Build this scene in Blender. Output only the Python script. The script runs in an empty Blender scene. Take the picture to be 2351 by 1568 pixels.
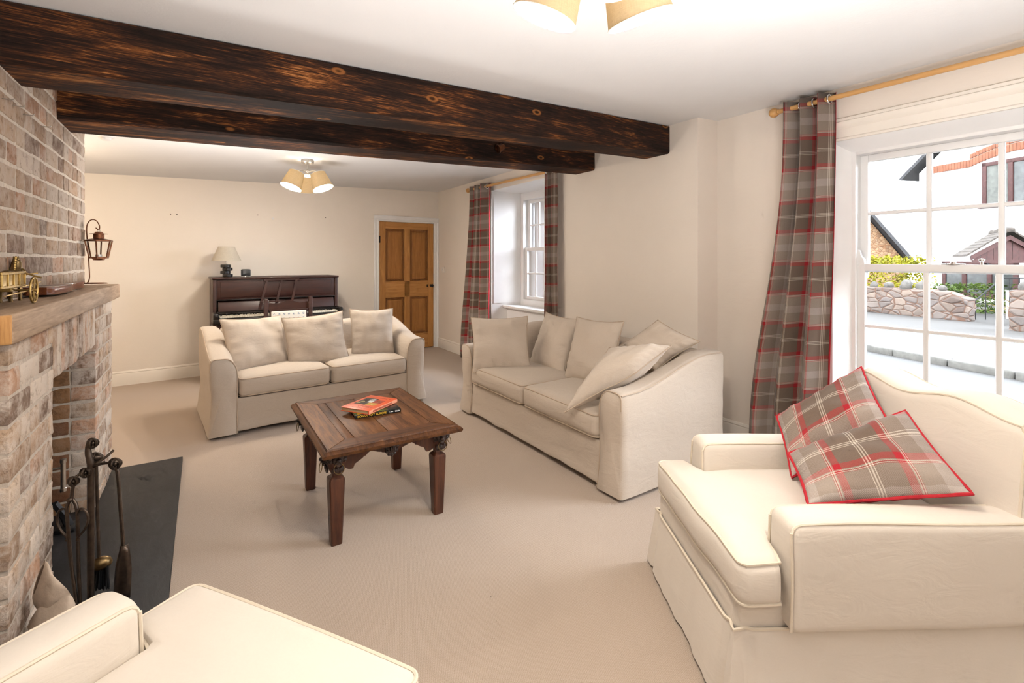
import bpy, bmesh, math, random
from mathutils import Vector, Matrix, noise
V = Vector
PI = math.pi
random.seed(7)
sc = bpy.context.scene
COL = sc.collection

# ------------------------------------------------------------------ helpers
def new():
    return bmesh.new()

def grid_axis(lo, hi, r, n, k):
    if r <= 0:
        return [lo + (hi - lo) * i / n for i in range(n + 1)]
    a = [lo + r * (1 - math.cos(PI / 2 * i / k)) if k > 1 else lo + r * i for i in range(k + 1)]
    m = [lo + r + (hi - lo - 2 * r) * i / n for i in range(1, n)]
    b = [hi - (x - lo) for x in reversed(a)]
    return a + m + b

def rbox(bm, lo, hi, r=.006, n=(1, 1, 1), k=2, f=None):
    """box with rounded edges; n = divisions per axis, f = deformation of each point"""
    r = max(0, min([r] + [(hi[i] - lo[i]) * .499 for i in range(3)]))
    ax = [grid_axis(lo[i], hi[i], r, n[i], k) for i in range(3)]
    N = [len(a) - 1 for a in ax]
    vs = {}
    def vert(i, j, l):
        key = (i, j, l)
        if key not in vs:
            p = V((ax[0][i], ax[1][j], ax[2][l]))
            if r > 0:
                q = V([min(max(p[d], lo[d] + r), hi[d] - r) for d in range(3)])
                d = p - q
                if d.length > 1e-9:
                    p = q + d.normalized() * r
            if f:
                p = V(f(p))
            vs[key] = bm.verts.new(p)
        return vs[key]
    def face(a):
        try:
            bm.faces.new([vert(*x) for x in a])
        except ValueError:
            pass
    for i in range(N[0]):
        for j in range(N[1]):
            face([(i, j, 0), (i, j + 1, 0), (i + 1, j + 1, 0), (i + 1, j, 0)])
            face([(i, j, N[2]), (i + 1, j, N[2]), (i + 1, j + 1, N[2]), (i, j + 1, N[2])])
    for i in range(N[0]):
        for l in range(N[2]):
            face([(i, 0, l), (i + 1, 0, l), (i + 1, 0, l + 1), (i, 0, l + 1)])
            face([(i, N[1], l), (i, N[1], l + 1), (i + 1, N[1], l + 1), (i + 1, N[1], l)])
    for j in range(N[1]):
        for l in range(N[2]):
            face([(0, j, l), (0, j, l + 1), (0, j + 1, l + 1), (0, j + 1, l)])
            face([(N[0], j, l), (N[0], j + 1, l), (N[0], j + 1, l + 1), (N[0], j, l + 1)])
    return list(vs.values())

def loft(bm, rings, caps=True, closed=True):
    R = [[bm.verts.new(p) for p in ring] for ring in rings]
    m = len(R[0])
    for a, b in zip(R, R[1:]):
        for i in range(m if closed else m - 1):
            j = (i + 1) % m
            try:
                bm.faces.new((a[i], a[j], b[j], b[i]))
            except ValueError:
                pass
    if caps and closed:
        for ring, rev in ((R[0], True), (R[-1], False)):
            try:
                bm.faces.new(list(reversed(ring)) if rev else ring)
            except ValueError:
                pass
    return R

def tube(bm, pts, r, seg=8, closed=False, caps=True):
    pts = [V(p) for p in pts]
    n = len(pts)
    rr = r if isinstance(r, (list, tuple)) else [r] * n
    tang = []
    for i in range(n):
        a = pts[(i - 1) % n] if (closed or i > 0) else pts[i]
        b = pts[(i + 1) % n] if (closed or i < n - 1) else pts[i]
        t = b - a
        tang.append(t.normalized() if t.length > 1e-9 else V((0, 0, 1)))
    up = V((0, 0, 1)) if abs(tang[0].z) < .9 else V((1, 0, 0))
    nrm = (up - tang[0] * up.dot(tang[0])).normalized()
    rings = []
    for i in range(n):
        if i:
            q = tang[i - 1].rotation_difference(tang[i])
            nrm = q @ nrm
            nrm = (nrm - tang[i] * nrm.dot(tang[i])).normalized()
        bi = tang[i].cross(nrm)
        rings.append([pts[i] + (nrm * math.cos(2 * PI * j / seg) + bi * math.sin(2 * PI * j / seg)) * rr[i] for j in range(seg)])
    if closed:
        rings.append(rings[0])
        loft(bm, rings, caps=False)
        bmesh.ops.remove_doubles(bm, verts=bm.verts[-(n + 1) * seg:], dist=1e-6)
    else:
        loft(bm, rings, caps=caps)

def lathe(bm, prof, c=(0, 0, 0), seg=24, mat=None):
    """prof: list of (radius, z)"""
    c = V(c)
    rings = []
    for r, z in prof:
        r = max(r, .0004)
        ring = [V((r * math.cos(2 * PI * i / seg), r * math.sin(2 * PI * i / seg), z)) for i in range(seg)]
        rings.append([c + (mat @ p if mat else p) for p in ring])
    loft(bm, rings)

def prism(bm, poly, fn, d0, d1):
    """poly: 2D outline, fn(a,b,d) -> 3D point; extruded from d0 to d1"""
    loft(bm, [[V(fn(a, b, d)) for a, b in poly] for d in (d0, d1)])

def sphere(bm, c, r, s=(1, 1, 1), u=14, v=9, mat=None):
    c = V(c)
    prof = [(math.sin(PI * i / v), -math.cos(PI * i / v)) for i in range(v + 1)]
    rings = []
    for rad, z in prof:
        rad = max(rad, .002)
        ring = [V((r * s[0] * rad * math.cos(2 * PI * i / u), r * s[1] * rad * math.sin(2 * PI * i / u), r * s[2] * z)) for i in range(u)]
        rings.append([c + (mat @ p if mat else p) for p in ring])
    loft(bm, rings)

def circle_pts(c, r, ax1, ax2, n=20, a0=0, a1=2 * PI, endpoint=False):
    c, ax1, ax2 = V(c), V(ax1), V(ax2)
    m = n if not endpoint else n - 1
    return [c + ax1 * r * math.cos(a0 + (a1 - a0) * i / m) + ax2 * r * math.sin(a0 + (a1 - a0) * i / m) for i in range(n)]

def spline(pts, n=8):
    """Catmull-Rom through pts"""
    P = [V(p) for p in pts]
    P = [P[0] * 2 - P[1]] + P + [P[-1] * 2 - P[-2]]
    out = []
    for i in range(1, len(P) - 2):
        a, b, c, d = P[i - 1:i + 3]
        for k in range(n):
            t = k / n
            out.append(.5 * ((2 * b) + (c - a) * t + (2 * a - 5 * b + 4 * c - d) * t * t + (3 * b - a - 3 * c + d) * t ** 3))
    out.append(P[-2])
    return out

def smooth(a, b, x):
    t = min(1, max(0, (x - a) / (b - a)))
    return t * t * (3 - 2 * t)

def wrinkle(bm, amp, scale, seed=0, stretch=(1, 1, 1)):
    bm.normal_update()
    o = V((seed * 7.3, seed * 3.1, seed * 1.7))
    st = V(stretch)
    d = [(v, v.normal.copy(), noise.noise(V((v.co.x * st.x, v.co.y * st.y, v.co.z * st.z)) * scale + o)) for v in bm.verts]
    for v, n, h in d:
        v.co += n * h * amp

def obj(name, bm, mat, parent=None, loc=None, flat=False, angle=40, mats=None):
    bmesh.ops.recalc_face_normals(bm, faces=bm.faces)
    me = bpy.data.meshes.new(name)
    if loc is not None:
        l = V(loc)
        for v in bm.verts:
            v.co -= l
    bm.to_mesh(me)
    bm.free()
    for m in (mats or [mat]):
        me.materials.append(m)
    if not flat:
        me.shade_smooth()
        me.set_sharp_from_angle(angle=math.radians(angle))
    o = bpy.data.objects.new(name, me)
    if loc is not None:
        o.location = loc
    COL.objects.link(o)
    if parent:
        o.parent = parent
    return o

def tag(o, label=None, cat=None, group=None, kind=None):
    if label: o['label'] = label
    if cat: o['category'] = cat
    if group: o['group'] = group
    if kind: o['kind'] = kind
    return o

def thing(name, label, cat, loc=(0, 0, 0), rz=0, group=None):
    o = bpy.data.objects.new(name, None)
    o.empty_display_size = .05
    COL.objects.link(o)
    o.location = loc
    o.rotation_euler = (0, 0, rz)
    return tag(o, label, cat, group)

def struct(name, bm, m, parent=None, label=None, **kw):
    o = obj(name, bm, m, parent, **kw)
    if not parent:
        o['kind'] = 'structure'
        if label: o['label'] = label
    return o

def dup(root, loc, rz, label=None):
    r = root.copy(); COL.objects.link(r); r.location = loc; r.rotation_euler = (0, 0, rz)
    if label: r['label'] = label
    for ch in list(root.children):
        c = ch.copy(); COL.objects.link(c); c.parent = r
        for g in list(ch.children):
            d = g.copy(); COL.objects.link(d); d.parent = c
    return r

def text_mesh(name, body, size, mat, parent, mw, extrude=.0004, font_scale=(1, 1)):
    cu = bpy.data.curves.new(name, 'FONT')
    cu.body = body; cu.size = size; cu.extrude = extrude; cu.align_x = 'CENTER'; cu.align_y = 'CENTER'
    to = bpy.data.objects.new(name + '_source', cu)
    COL.objects.link(to)
    dg = bpy.context.evaluated_depsgraph_get()
    me = bpy.data.meshes.new_from_object(to.evaluated_get(dg))
    bpy.data.objects.remove(to)
    bpy.data.curves.remove(cu)
    me.transform(Matrix.Diagonal((font_scale[0], font_scale[1], 1, 1)))
    me.transform(mw)
    me.materials.clear(); me.materials.append(mat)
    o = bpy.data.objects.new(name, me)
    COL.objects.link(o)
    o.parent = parent
    return o

# ------------------------------------------------------------------ materials
class NT:
    def __init__(self, name):
        self.m = bpy.data.materials.new(name)
        self.m.use_nodes = True
        self.t = self.m.node_tree
        self.b = self.t.nodes['Principled BSDF']
        self.out = self.t.nodes['Material Output']
        self._tc = None
    def n(self, typ, **kw):
        nd = self.t.nodes.new(typ)
        for k, v in kw.items():
            if k in nd.inputs:
                if isinstance(v, bpy.types.NodeSocket):
                    self.t.links.new(v, nd.inputs[k])
                else:
                    nd.inputs[k].default_value = v
            else:
                setattr(nd, k, v)
        return nd
    def lk(self, a, b):
        self.t.links.new(a, b)
    def co(self, which='Object', scale=(1, 1, 1), rot=(0, 0, 0), loc=(0, 0, 0)):
        if self._tc is None:
            self._tc = self.n('ShaderNodeTexCoord')
        mp = self.n('ShaderNodeMapping')
        mp.inputs['Scale'].default_value = scale
        mp.inputs['Rotation'].default_value = rot
        mp.inputs['Location'].default_value = loc
        self.lk(self._tc.outputs[which], mp.inputs['Vector'])
        return mp.outputs[0]
    def noise(self, co, scale, detail=3, rough=.55, dist=0):
        return self.n('ShaderNodeTexNoise', Vector=co, Scale=scale, Detail=detail, Roughness=rough, Distortion=dist).outputs['Fac']
    def ramp(self, fac, stops, interp='LINEAR'):
        r = self.n('ShaderNodeValToRGB', Fac=fac)
        cr = r.color_ramp
        cr.interpolation = interp
        cr.elements.remove(cr.elements[1])
        cr.elements[0].position = stops[0][0]
        cr.elements[0].color = (*stops[0][1][:3], 1)
        for p, c in stops[1:]:
            e = cr.elements.new(p)
            e.color = (*c[:3], 1)
        return r.outputs['Color']
    def mix(self, fac, a, b, mode='MIX'):
        mx = self.n('ShaderNodeMix', data_type='RGBA', blend_type=mode)
        for key, v in (('Factor', fac), ('A', a), ('B', b)):
            s = [i for i in mx.inputs if i.name == key and i.type == ('VALUE' if key == 'Factor' else 'RGBA')][0]
            if isinstance(v, bpy.types.NodeSocket):
                self.lk(v, s)
            else:
                s.default_value = v if key == 'Factor' else (*v, 1)
        return [o for o in mx.outputs if o.type == 'RGBA'][0]
    def math(self, op, a, b=0.0, c=0.0):
        nd = self.n('ShaderNodeMath', operation=op)
        for i, v in enumerate((a, b, c)):
            if isinstance(v, bpy.types.NodeSocket):
                self.lk(v, nd.inputs[i])
            else:
                nd.inputs[i].default_value = v
        return nd.outputs[0]
    def bump(self, h, strength=.3, dist=.01):
        bp = self.n('ShaderNodeBump', Height=h, Strength=strength, Distance=dist)
        self.lk(bp.outputs[0], self.b.inputs['Normal'])
        return bp
    def set(self, color=None, rough=None, metal=None, spec=None, sheen=None):
        for k, v in (('Base Color', color), ('Roughness', rough), ('Metallic', metal), ('Specular IOR Level', spec), ('Sheen Weight', sheen)):
            if v is None: continue
            if isinstance(v, bpy.types.NodeSocket):
                self.lk(v, self.b.inputs[k])
            elif k == 'Base Color':
                self.b.inputs[k].default_value = (*v, 1)
            else:
                self.b.inputs[k].default_value = v
        return self.m

def plain(name, c, rough=.5, metal=0, var=.12, scale=30, bump=0, spec=.5):
    t = NT(name)
    co = t.co()
    nz = t.noise(co, scale)
    lo = tuple(x * (1 - var) for x in c); hi = tuple(min(1, x * (1 + var)) for x in c)
    t.set(t.ramp(nz, [(.3, lo), (.7, hi)]), rough, metal, spec)
    if bump: t.bump(t.noise(co, scale * 3), bump, .004)
    return t.m

def mat_plaster(name, c, bump=.12, var=.03):
    t = NT(name)
    co = t.co()
    a = t.noise(co, 2.2, 4)
    col = t.ramp(a, [(.3, tuple(x * (1 - var) for x in c)), (.7, c)])
    h = t.math('ADD', t.noise(t.co(scale=(1, 1, 2.2)), 3.5, 5, .6), t.math('MULTIPLY', t.noise(co, 90, 2), .12))
    t.bump(h, bump, .02)
    return t.set(col, .8, spec=.2)

def mat_carpet():
    t = NT('carpet_wool')
    co = t.co()
    f = t.noise(co, 420, 2, .7)
    g = t.noise(co, 3, 3)
    rows = t.n('ShaderNodeTexWave', Vector=t.co(rot=(0, 0, .35)), Scale=55, Distortion=1.2, Detail=2, **{'Detail Scale': 6}).outputs['Fac']
    v = t.math('ADD', t.math('MULTIPLY', f, .9), t.math('MULTIPLY', rows, .1))
    c1 = t.ramp(v, [(.28, (.30, .23, .172)), (.5, (.455, .365, .29)), (.72, (.60, .50, .415))])
    c2 = t.mix(t.math('MULTIPLY', g, .35), c1, (.40, .30, .22))
    sp = t.ramp(t.noise(co, 60, 1), [(.80, (0, 0, 0)), (.84, (1, 1, 1))])
    c3 = t.mix(t.math('MULTIPLY', sp, .5), c2, (.2, .14, .1))
    t.bump(v, .5, .006)
    return t.set(c3, .95, spec=.1, sheen=.15)

def mat_linen(name, c, dark=.82, fold=1.0, weave=.35):
    t = NT(name)
    co = t.co()
    thx = t.noise(t.co(scale=(110, 110, 800)), 1.0, 1, .6)
    thy = t.noise(t.co(scale=(800, 800, 110)), 1.0, 1, .6)
    w = t.math('ADD', thx, thy)
    w = t.math('MULTIPLY', w, .5)
    big = t.noise(co, 2.5, 3)
    cd = tuple(x * dark for x in c)
    c1 = t.ramp(w, [(.30, cd), (.68, c)])
    c2 = t.mix(t.math('MULTIPLY', big, .25), c1, tuple(x * .9 for x in c))
    fo = t.noise(t.co(scale=(1.6, 1.6, 4), rot=(.5, .35, 0)), 4.5, 4, .55, 1.0)
    h = t.math('ADD', t.math('MULTIPLY', w, .05 * weave), t.math('MULTIPLY', fo, .5 * fold))
    t.bump(h, .38, .035)
    return t.set(c2, .9, spec=.15, sheen=.12)

DARK = (.150, .108, .082); MIDT = (.33, .27, .225); RED = (.36, .02, .028); CRM = (.62, .55, .46); WHT = (.46, .40, .36)
def sett_stops():
    s = [(0.0, DARK)]
    half = []
    # from the middle of the dark block (0) to the middle of the light block (.5)
    half += [(0.0, CRM), (.006, DARK), (.016, CRM), (.024, DARK)]
    half += [(.205, RED), (.262, MIDT), (.272, CRM), (.279, RED), (.286, CRM), (.293, RED), (.300, MIDT)]
    half += [(.445, WHT)]
    up = half
    # mirrored half
    edges = [p for p, _ in half] + [.5]
    cols = [c for _, c in half]
    mir = []
    for i in range(len(cols) - 1, -1, -1):
        mir.append((1 - edges[i + 1], cols[i]))
    return up + mir[1:]
def mat_tartan(name, period=.36, twill=True, off=(0, 0), dim=1.0):
    t = NT(name)
    uv = t.n('ShaderNodeUVMap', uv_map='UVMap').outputs[0]
    sp = t.n('ShaderNodeSeparateXYZ', Vector=uv)
    cols = []
    st = sett_stops()
    # colour ramps hold 32 stops at most
    for k, ax in enumerate(('X', 'Y')):
        f = t.math('FRACT', t.math('ADD', t.math('DIVIDE', sp.outputs[ax], period), 10 + off[k]))
        cols.append(t.ramp(f, st, 'CONSTANT'))
    if twill:
        d = t.math('ADD', sp.outputs['X'], t.math('MULTIPLY', sp.outputs['Y'], 1.0))
        w = t.math('FRACT', t.math('MULTIPLY', d, 190.0))
        fac = t.ramp(w, [(.35, (.3, .3, .3)), (.65, (.7, .7, .7))])
    else:
        fac = .5
    c = t.mix(fac, cols[0], cols[1])
    nz = t.noise(t.co(), 500, 2, .7)
    c = t.mix(.55, c, t.ramp(nz, [(.3, (.55, .55, .55)), (.7, (1, 1, 1))]), 'MULTIPLY')
    c = t.mix(1.0, c, (dim, dim, dim), 'MULTIPLY')
    t.bump(nz, .12, .004)
    return t.set(c, .92, spec=.1, sheen=.15)

def mat_charred():
    t = NT('charred_timber')
    co = t.co(scale=(.42, 7, 7))
    warp = t.noise(t.co(scale=(.9, 3, 3)), 2.2, 3)
    base = t.noise(co, 4.5, 8, .72, .9)
    fine = t.noise(t.co(scale=(.9, 36, 36)), 5, 5, .7, .5)
    v = t.math('ADD', t.math('MULTIPLY', base, .5), t.math('MULTIPLY', fine, .5))
    v = t.math('ADD', v, t.math('MULTIPLY', t.math('SUBTRACT', warp, .5), .45))
    col = t.ramp(v, [(.36, (.010, .0065, .005)), (.49, (.024, .013, .0095)), (.55, (.055, .022, .011)), (.605, (.20, .068, .02)), (.68, (.55, .25, .075))])
    # knots with pale rims
    vo = t.n('ShaderNodeTexVoronoi', Vector=t.co(scale=(2.6, 5.2, 5.2)), Scale=1.0, Randomness=1.0).outputs['Distance']
    kn = t.ramp(vo, [(.035, (.03, .012, .006)), (.06, (.38, .15, .04)), (.085, (.35, .13, .035)), (.11, (0, 0, 0))])
    km = t.ramp(vo, [(.0, (1, 1, 1)), (.085, (.9, .9, .9)), (.11, (0, 0, 0))])
    col = t.mix(t.math('MULTIPLY', km, .75), col, kn)
    t.bump(t.math('ADD', fine, t.math('MULTIPLY', base, .6)), .5, .01)
    return t.set(col, .7, spec=.12)

def mat_wood(name, dark, light, along='X', scale=1.0, rough=.45, contrast=(.35, .65), bump=.12, attr=False, spec=.4):
    t = NT(name)
    s = {'X': (1.2, 14, 14), 'Y': (14, 1.2, 14), 'Z': (14, 14, 1.2)}[along]
    s = tuple(x * scale for x in s)
    a = t.noise(t.co(scale=s), 2.2, 6, .65, .8)
    b = t.noise(t.co(scale=tuple(x * 5 for x in s)), 2.5, 3, .6)
    v = t.math('ADD', t.math('MULTIPLY', a, .75), t.math('MULTIPLY', b, .25))
    col = t.ramp(v, [(contrast[0], dark), (.5, tuple((x + y) / 2 for x, y in zip(dark, light))), (contrast[1], light)])
    if attr:
        at = t.n('ShaderNodeAttribute', attribute_name='Col').outputs['Color']
        col = t.mix(1.0, col, at, 'MULTIPLY')
    t.bump(v, bump, .006)
    return t.set(col, rough, spec=spec)

def mat_brick(name, tint=(1, 1, 1), white=.55):
    t = NT(name)
    at = t.n('ShaderNodeAttribute', attribute_name='Col').outputs['Color']
    co = t.co()
    n1 = t.noise(co, 9, 5, .7, .5)
    n2 = t.noise(co, 28, 5, .7)
    pale = t.ramp(t.math('ADD', t.math('MULTIPLY', n1, .65), t.math('MULTIPLY', n2, .35)), [(.43, (0, 0, 0)), (.60, (1, 1, 1))])
    c = t.mix(t.math('MULTIPLY', pale, white), at, (.62, .545, .47))
    drk = t.ramp(n2, [(.34, (1, 1, 1)), (.46, (0, 0, 0))])
    c = t.mix(t.math('MULTIPLY', drk, .45), c, (.11, .07, .05))
    c = t.mix(1.0, c, tint, 'MULTIPLY')
    t.bump(t.math('ADD', n1, n2), .6, .008)
    return t.set(c, .9, spec=.15)

def mat_glass():
    t = NT('window_glass')
    tr = t.n('ShaderNodeBsdfTransparent')
    tr.inputs[0].default_value = (.97, .98, .98, 1)
    gl = t.n('ShaderNodeBsdfGlossy')
    gl.inputs['Roughness'].default_value = .02
    fr = t.n('ShaderNodeFresnel', IOR=1.25)
    mx = t.n('ShaderNodeMixShader')
    t.lk(fr.outputs[0], mx.inputs[0]); t.lk(tr.outputs[0], mx.inputs[1]); t.lk(gl.outputs[0], mx.inputs[2])
    t.lk(mx.outputs[0], t.out.inputs['Surface'])
    return t.m

def mat_shade(name, c, trans=.5, glow=None):
    t = NT(name)
    w = t.math('ADD', t.noise(t.co(scale=(300, 300, 40)), 1, 2), t.noise(t.co(scale=(40, 40, 500)), 1, 2))
    col = t.ramp(t.math('MULTIPLY', w, .5), [(.35, tuple(x * .85 for x in c)), (.65, c)])
    d = t.n('ShaderNodeBsdfDiffuse', Color=col)
    tl = t.n('ShaderNodeBsdfTranslucent', Color=col)
    mx = t.n('ShaderNodeMixShader')
    mx.inputs[0].default_value = trans
    t.lk(d.outputs[0], mx.inputs[1]); t.lk(tl.outputs[0], mx.inputs[2])
    t.lk(mx.outputs[0], t.out.inputs['Surface'])
    return t.m

def mat_emit(name, c, s):
    t = NT(name)
    e = t.n('ShaderNodeEmission', Strength=s)
    e.inputs['Color'].default_value = (*c, 1)
    t.lk(e.outputs[0], t.out.inputs['Surface'])
    return t.m

def mat_stonewall(name, scale=(3.6, 3.6, 6.5), tint=(.72, .70, .68)):
    t = NT(name)
    v = t.n('ShaderNodeTexVoronoi', Vector=t.co(scale=scale), Scale=1.0, Randomness=.9)
    e = t.n('ShaderNodeTexVoronoi', Vector=t.co(scale=scale), Scale=1.0, Randomness=.9, feature='DISTANCE_TO_EDGE').outputs['Distance']
    sep = t.n('ShaderNodeSeparateColor', Color=v.outputs['Color']).outputs[0]
    col = t.ramp(sep, [(0, (.15, .12, .11)), (.35, (.23, .19, .165)), (.65, (.20, .18, .175)), (1, (.32, .26, .22))])
    col = t.mix(t.math('MULTIPLY', t.noise(t.co(), 14, 4), .35), col, (.12, .09, .075))
    mort = t.ramp(e, [(.02, (1, 1, 1)), (.06, (0, 0, 0))])
    col = t.mix(mort, col, (.17, .105, .08))
    col = t.mix(1.0, col, tint, 'MULTIPLY')
    t.bump(t.math('MINIMUM', e, .15), .8, .15)
    return t.set(col, .95, spec=.1)

def mat_leaf(name, a, b):
    t = NT(name)
    nz = t.noise(t.co(), 3.5, 4, .7)
    at = t.n('ShaderNodeAttribute', attribute_name='Col').outputs['Color']
    c = t.ramp(nz, [(.35, a), (.65, b)])
    c = t.mix(1.0, c, at, 'MULTIPLY')
    return t.set(c, .6, spec=.2)

M = {}
M['wall'] = mat_plaster('cream_plaster', (.86, .775, .685))
M['wallB'] = mat_plaster('cream_plaster_back', (.86, .785, .70))
M['ceil'] = mat_plaster('ceiling_plaster', (.85, .835, .825), .2, .03)
M['paint'] = plain('white_gloss_paint', (.90, .89, .88), .35, var=.02, scale=4)
M['paintc'] = plain('cream_paint', (.86, .80, .72), .4, var=.02, scale=4)
M['carpet'] = mat_carpet()
M['linen'] = mat_linen('oatmeal_linen', (.535, .45, .365), dark=.88, fold=.55)
M['linen2'] = mat_linen('oatmeal_linen_cushion', (.60, .51, .42), dark=.88, fold=.5)
M['cream'] = mat_linen('cream_cotton', (.76, .685, .595), dark=.97, fold=.3, weave=.1)
M['creamp'] = plain('cream_piping', (.75, .66, .53), .85, var=.03)
M['linenp'] = plain('oatmeal_piping', (.47, .37, .28), .9, var=.05)
M['tartc'] = mat_tartan('tartan_wool_curtain', .40, False, (-.27, 0))
M['tartp'] = mat_tartan('tartan_wool_cushion', .40, True, (0.02, -0.12), 1.1)
M['red'] = plain('red_wool', (.42, .012, .022), .9, var=.15, scale=80)
M['beam'] = mat_charred()
M['oakm'] = mat_wood('mantel_oak', (.20, .125, .075), (.42, .29, .19), 'Y', 1.0, .6)
M['oakend'] = mat_wood('mantel_end_grain', (.33, .15, .045), (.62, .34, .12), 'Z', 1.4, .55)
M['brick'] = mat_brick('weathered_brick', (.98, .975, .985), .8)
M['brickup'] = mat_brick('smoky_brick', (.70, .675, .67), .65)
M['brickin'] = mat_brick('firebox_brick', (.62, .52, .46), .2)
M['mortar'] = plain('lime_mortar', (.50, .43, .36), .95, var=.15, scale=60, bump=.3)
M['slate'] = NT('slate_hearth')
def _slate():
    t = M['slate']
    a = t.noise(t.co(scale=(3, 1, 1), rot=(0, 0, .6)), 5, 6, .7, .4)
    c = t.ramp(a, [(.3, (.012, .012, .013)), (.6, (.023, .023, .025)), (.8, (.06, .06, .06))])
    t.bump(a, .2, .01)
    return t.set(c, .5, spec=.25)
M['slate'] = _slate()
M['oakt'] = mat_wood('table_oak_top', (.046, .015, .005), (.215, .094, .034), 'Y', 1.0, .5, (.36, .66), .1, attr=True, spec=.25)
M['oakx'] = mat_wood('table_oak_rail', (.046, .014, .005), (.20, .082, .028), 'X', 1.0, .5, (.36, .66), .1, attr=True, spec=.25)
M['oakd'] = mat_wood('table_oak_leg', (.030, .010, .006), (.105, .036, .018), 'Z', 1.0, .4)
M['carv'] = plain('carved_dark_oak', (.030, .014, .010), .35, var=.4, scale=60, bump=.4)
M['brass'] = plain('aged_brass', (.40, .275, .10), .42, 1, .2, 60)
M['brassd'] = plain('tarnished_brass', (.22, .15, .07), .35, 1, .25, 80)
M['iron'] = plain('wrought_iron', (.075, .055, .042), .38, .85, .3, 40, .15)
M['ironb'] = plain('black_iron', (.02, .02, .022), .45, .6, .2, 40)
M['copper'] = plain('antique_copper', (.20, .085, .045), .3, 1, .3, 50)
M['steel'] = plain('brushed_steel', (.55, .52, .48), .28, 1, .06, 40)
M['chrome'] = plain('chrome', (.75, .75, .76), .12, 1, .03)
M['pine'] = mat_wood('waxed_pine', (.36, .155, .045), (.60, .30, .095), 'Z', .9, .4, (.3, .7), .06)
M['pined'] = mat_wood('waxed_pine_panel_shaded', (.27, .105, .028), (.47, .215, .062), 'Z', .9, .4, (.3, .7), .06)  # pine darkened so the sunk panels read as shaded
M['pinem'] = mat_wood('waxed_pine_moulding_shaded', (.16, .055, .014), (.33, .135, .036), 'Z', .9, .4, (.3, .7), .06)  # darker still: recess shade put into the moulding colour
M['pinex'] = mat_wood('waxed_pine_rail', (.36, .155, .045), (.60, .30, .095), 'X', .9, .4, (.3, .7), .06)
M['pole'] = mat_wood('beech_pole', (.55, .29, .10), (.68, .39, .15), 'Y', .7, .35, (.3, .7), .03)
M['piano'] = mat_wood('mahogany_polish', (.020, .006, .004), (.052, .016, .010), 'X', .8, .38, spec=.5)
M['pianod'] = plain('ebonised_wood', (.010, .007, .006), .3, var=.2)
M['ivory'] = plain('ivory_keys', (.75, .70, .58), .35, var=.05)
M['black'] = plain('black_plastic', (.012, .012, .013), .3, var=.1)
M['screen'] = plain('dark_screen', (.035, .037, .04), .15, var=.1)
M['blackw'] = plain('black_lacquer', (.012, .010, .010), .3, var=.2)
M['lshade'] = mat_shade('table_lamp_shade', (.72, .66, .56), .3)
M['cshade'] = mat_shade('linen_drum_shade', (.60, .47, .30), .42)
M['cshin'] = mat_shade('shade_lining', (.9, .86, .76), .25)
M['bulb'] = mat_emit('lit_bulb', (1.0, .86, .66), 28)
M['glass'] = mat_glass()
M['seatpr'] = None
M['leather'] = plain('pale_suede', (.50, .40, .31), .8, var=.22, scale=14, bump=.5)
M['leatherd'] = plain('suede_lining', (.16, .11, .08), .9, var=.2)
M['white'] = plain('white_plastic', (.82, .80, .77), .4, var=.02)
M['brownw'] = mat_wood('bellows_wood', (.075, .018, .006), (.22, .065, .02), 'Y', 1.0, .3)
M['bwood'] = mat_wood('bellows_leather', (.07, .04, .028), (.17, .10, .07), 'Y', 1.2, .5)
# outdoors
M['render'] = plain('white_render', (0.720, 0.712, 0.696), .9, var=.02, scale=3)
M['road'] = plain('asphalt_road', (0.068, 0.066, 0.064), .9, var=.12, scale=40)
M['pave'] = plain('pavement_asphalt', (0.067, 0.063, 0.059), .9, var=.1, scale=50)
M['kerb'] = plain('kerb_concrete', (0.116, 0.112, 0.102), .9, var=.2, scale=14, bump=.3)
M['stone'] = mat_stonewall('rubble_stone')
M['stone2'] = mat_stonewall('cottage_stone', (5, 5, 6), (1.35, 1.05, .72))
M['coping'] = plain('coping_stone', (0.089, 0.082, 0.074), .95, var=.3, scale=9, bump=.4)
M['roofs'] = plain('slate_roof', (0.037, 0.037, 0.040), .8, var=.35, scale=8)
M['mossr'] = plain('mossy_tiles', (0.063, 0.052, 0.043), .9, var=.5, scale=10, bump=.5)
M['maroon'] = plain('maroon_timber', (.050, .016, .014), .7, var=.3, scale=14)
M['obrick'] = plain('orange_brick', (0.179, 0.069, 0.038), .9, var=.25, scale=7)
M['dglass'] = plain('dark_window', (.05, .055, .055), .15, var=.5, scale=3)
M['net'] = plain('net_curtain', (0.103, 0.107, 0.098), .9, var=.3, scale=6)
M['leafy'] = mat_leaf('golden_hedge_leaf', (.17, .19, .010), (.36, .31, .014))
M['leafg'] = mat_leaf('green_shrub_leaf', (.04, .08, .012), (.11, .16, .03))
M['leafo'] = mat_leaf('phormium_leaf', (.28, .15, .03), (.42, .29, .08))
# ------------------------------------------------------------------ the room
def cz(x):                      # the old ceiling drops a little towards the fireplace side
    return 2.294 + .0373 * x
XL, XR, XN, YB, YF = -2.3, 3.1, 3.34, 7.0, -1.5
def by_(x):                     # back wall runs slightly out of square
    return 6.715 + .085 * x

bm = new(); rbox(bm, (XL - .2, YF - .2, -.1), (XN + .25, 7.3, 0), 0, (1, 1, 1))
struct('floor', bm, M['carpet'], label='beige fitted wool carpet over the whole floor')

def slab(bm, pts, t):
    """vertical or horizontal slab from a quad, thickness vector t"""
    loft(bm, [[V(p) for p in pts], [V(p) + V(t) for p in pts]])

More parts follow.
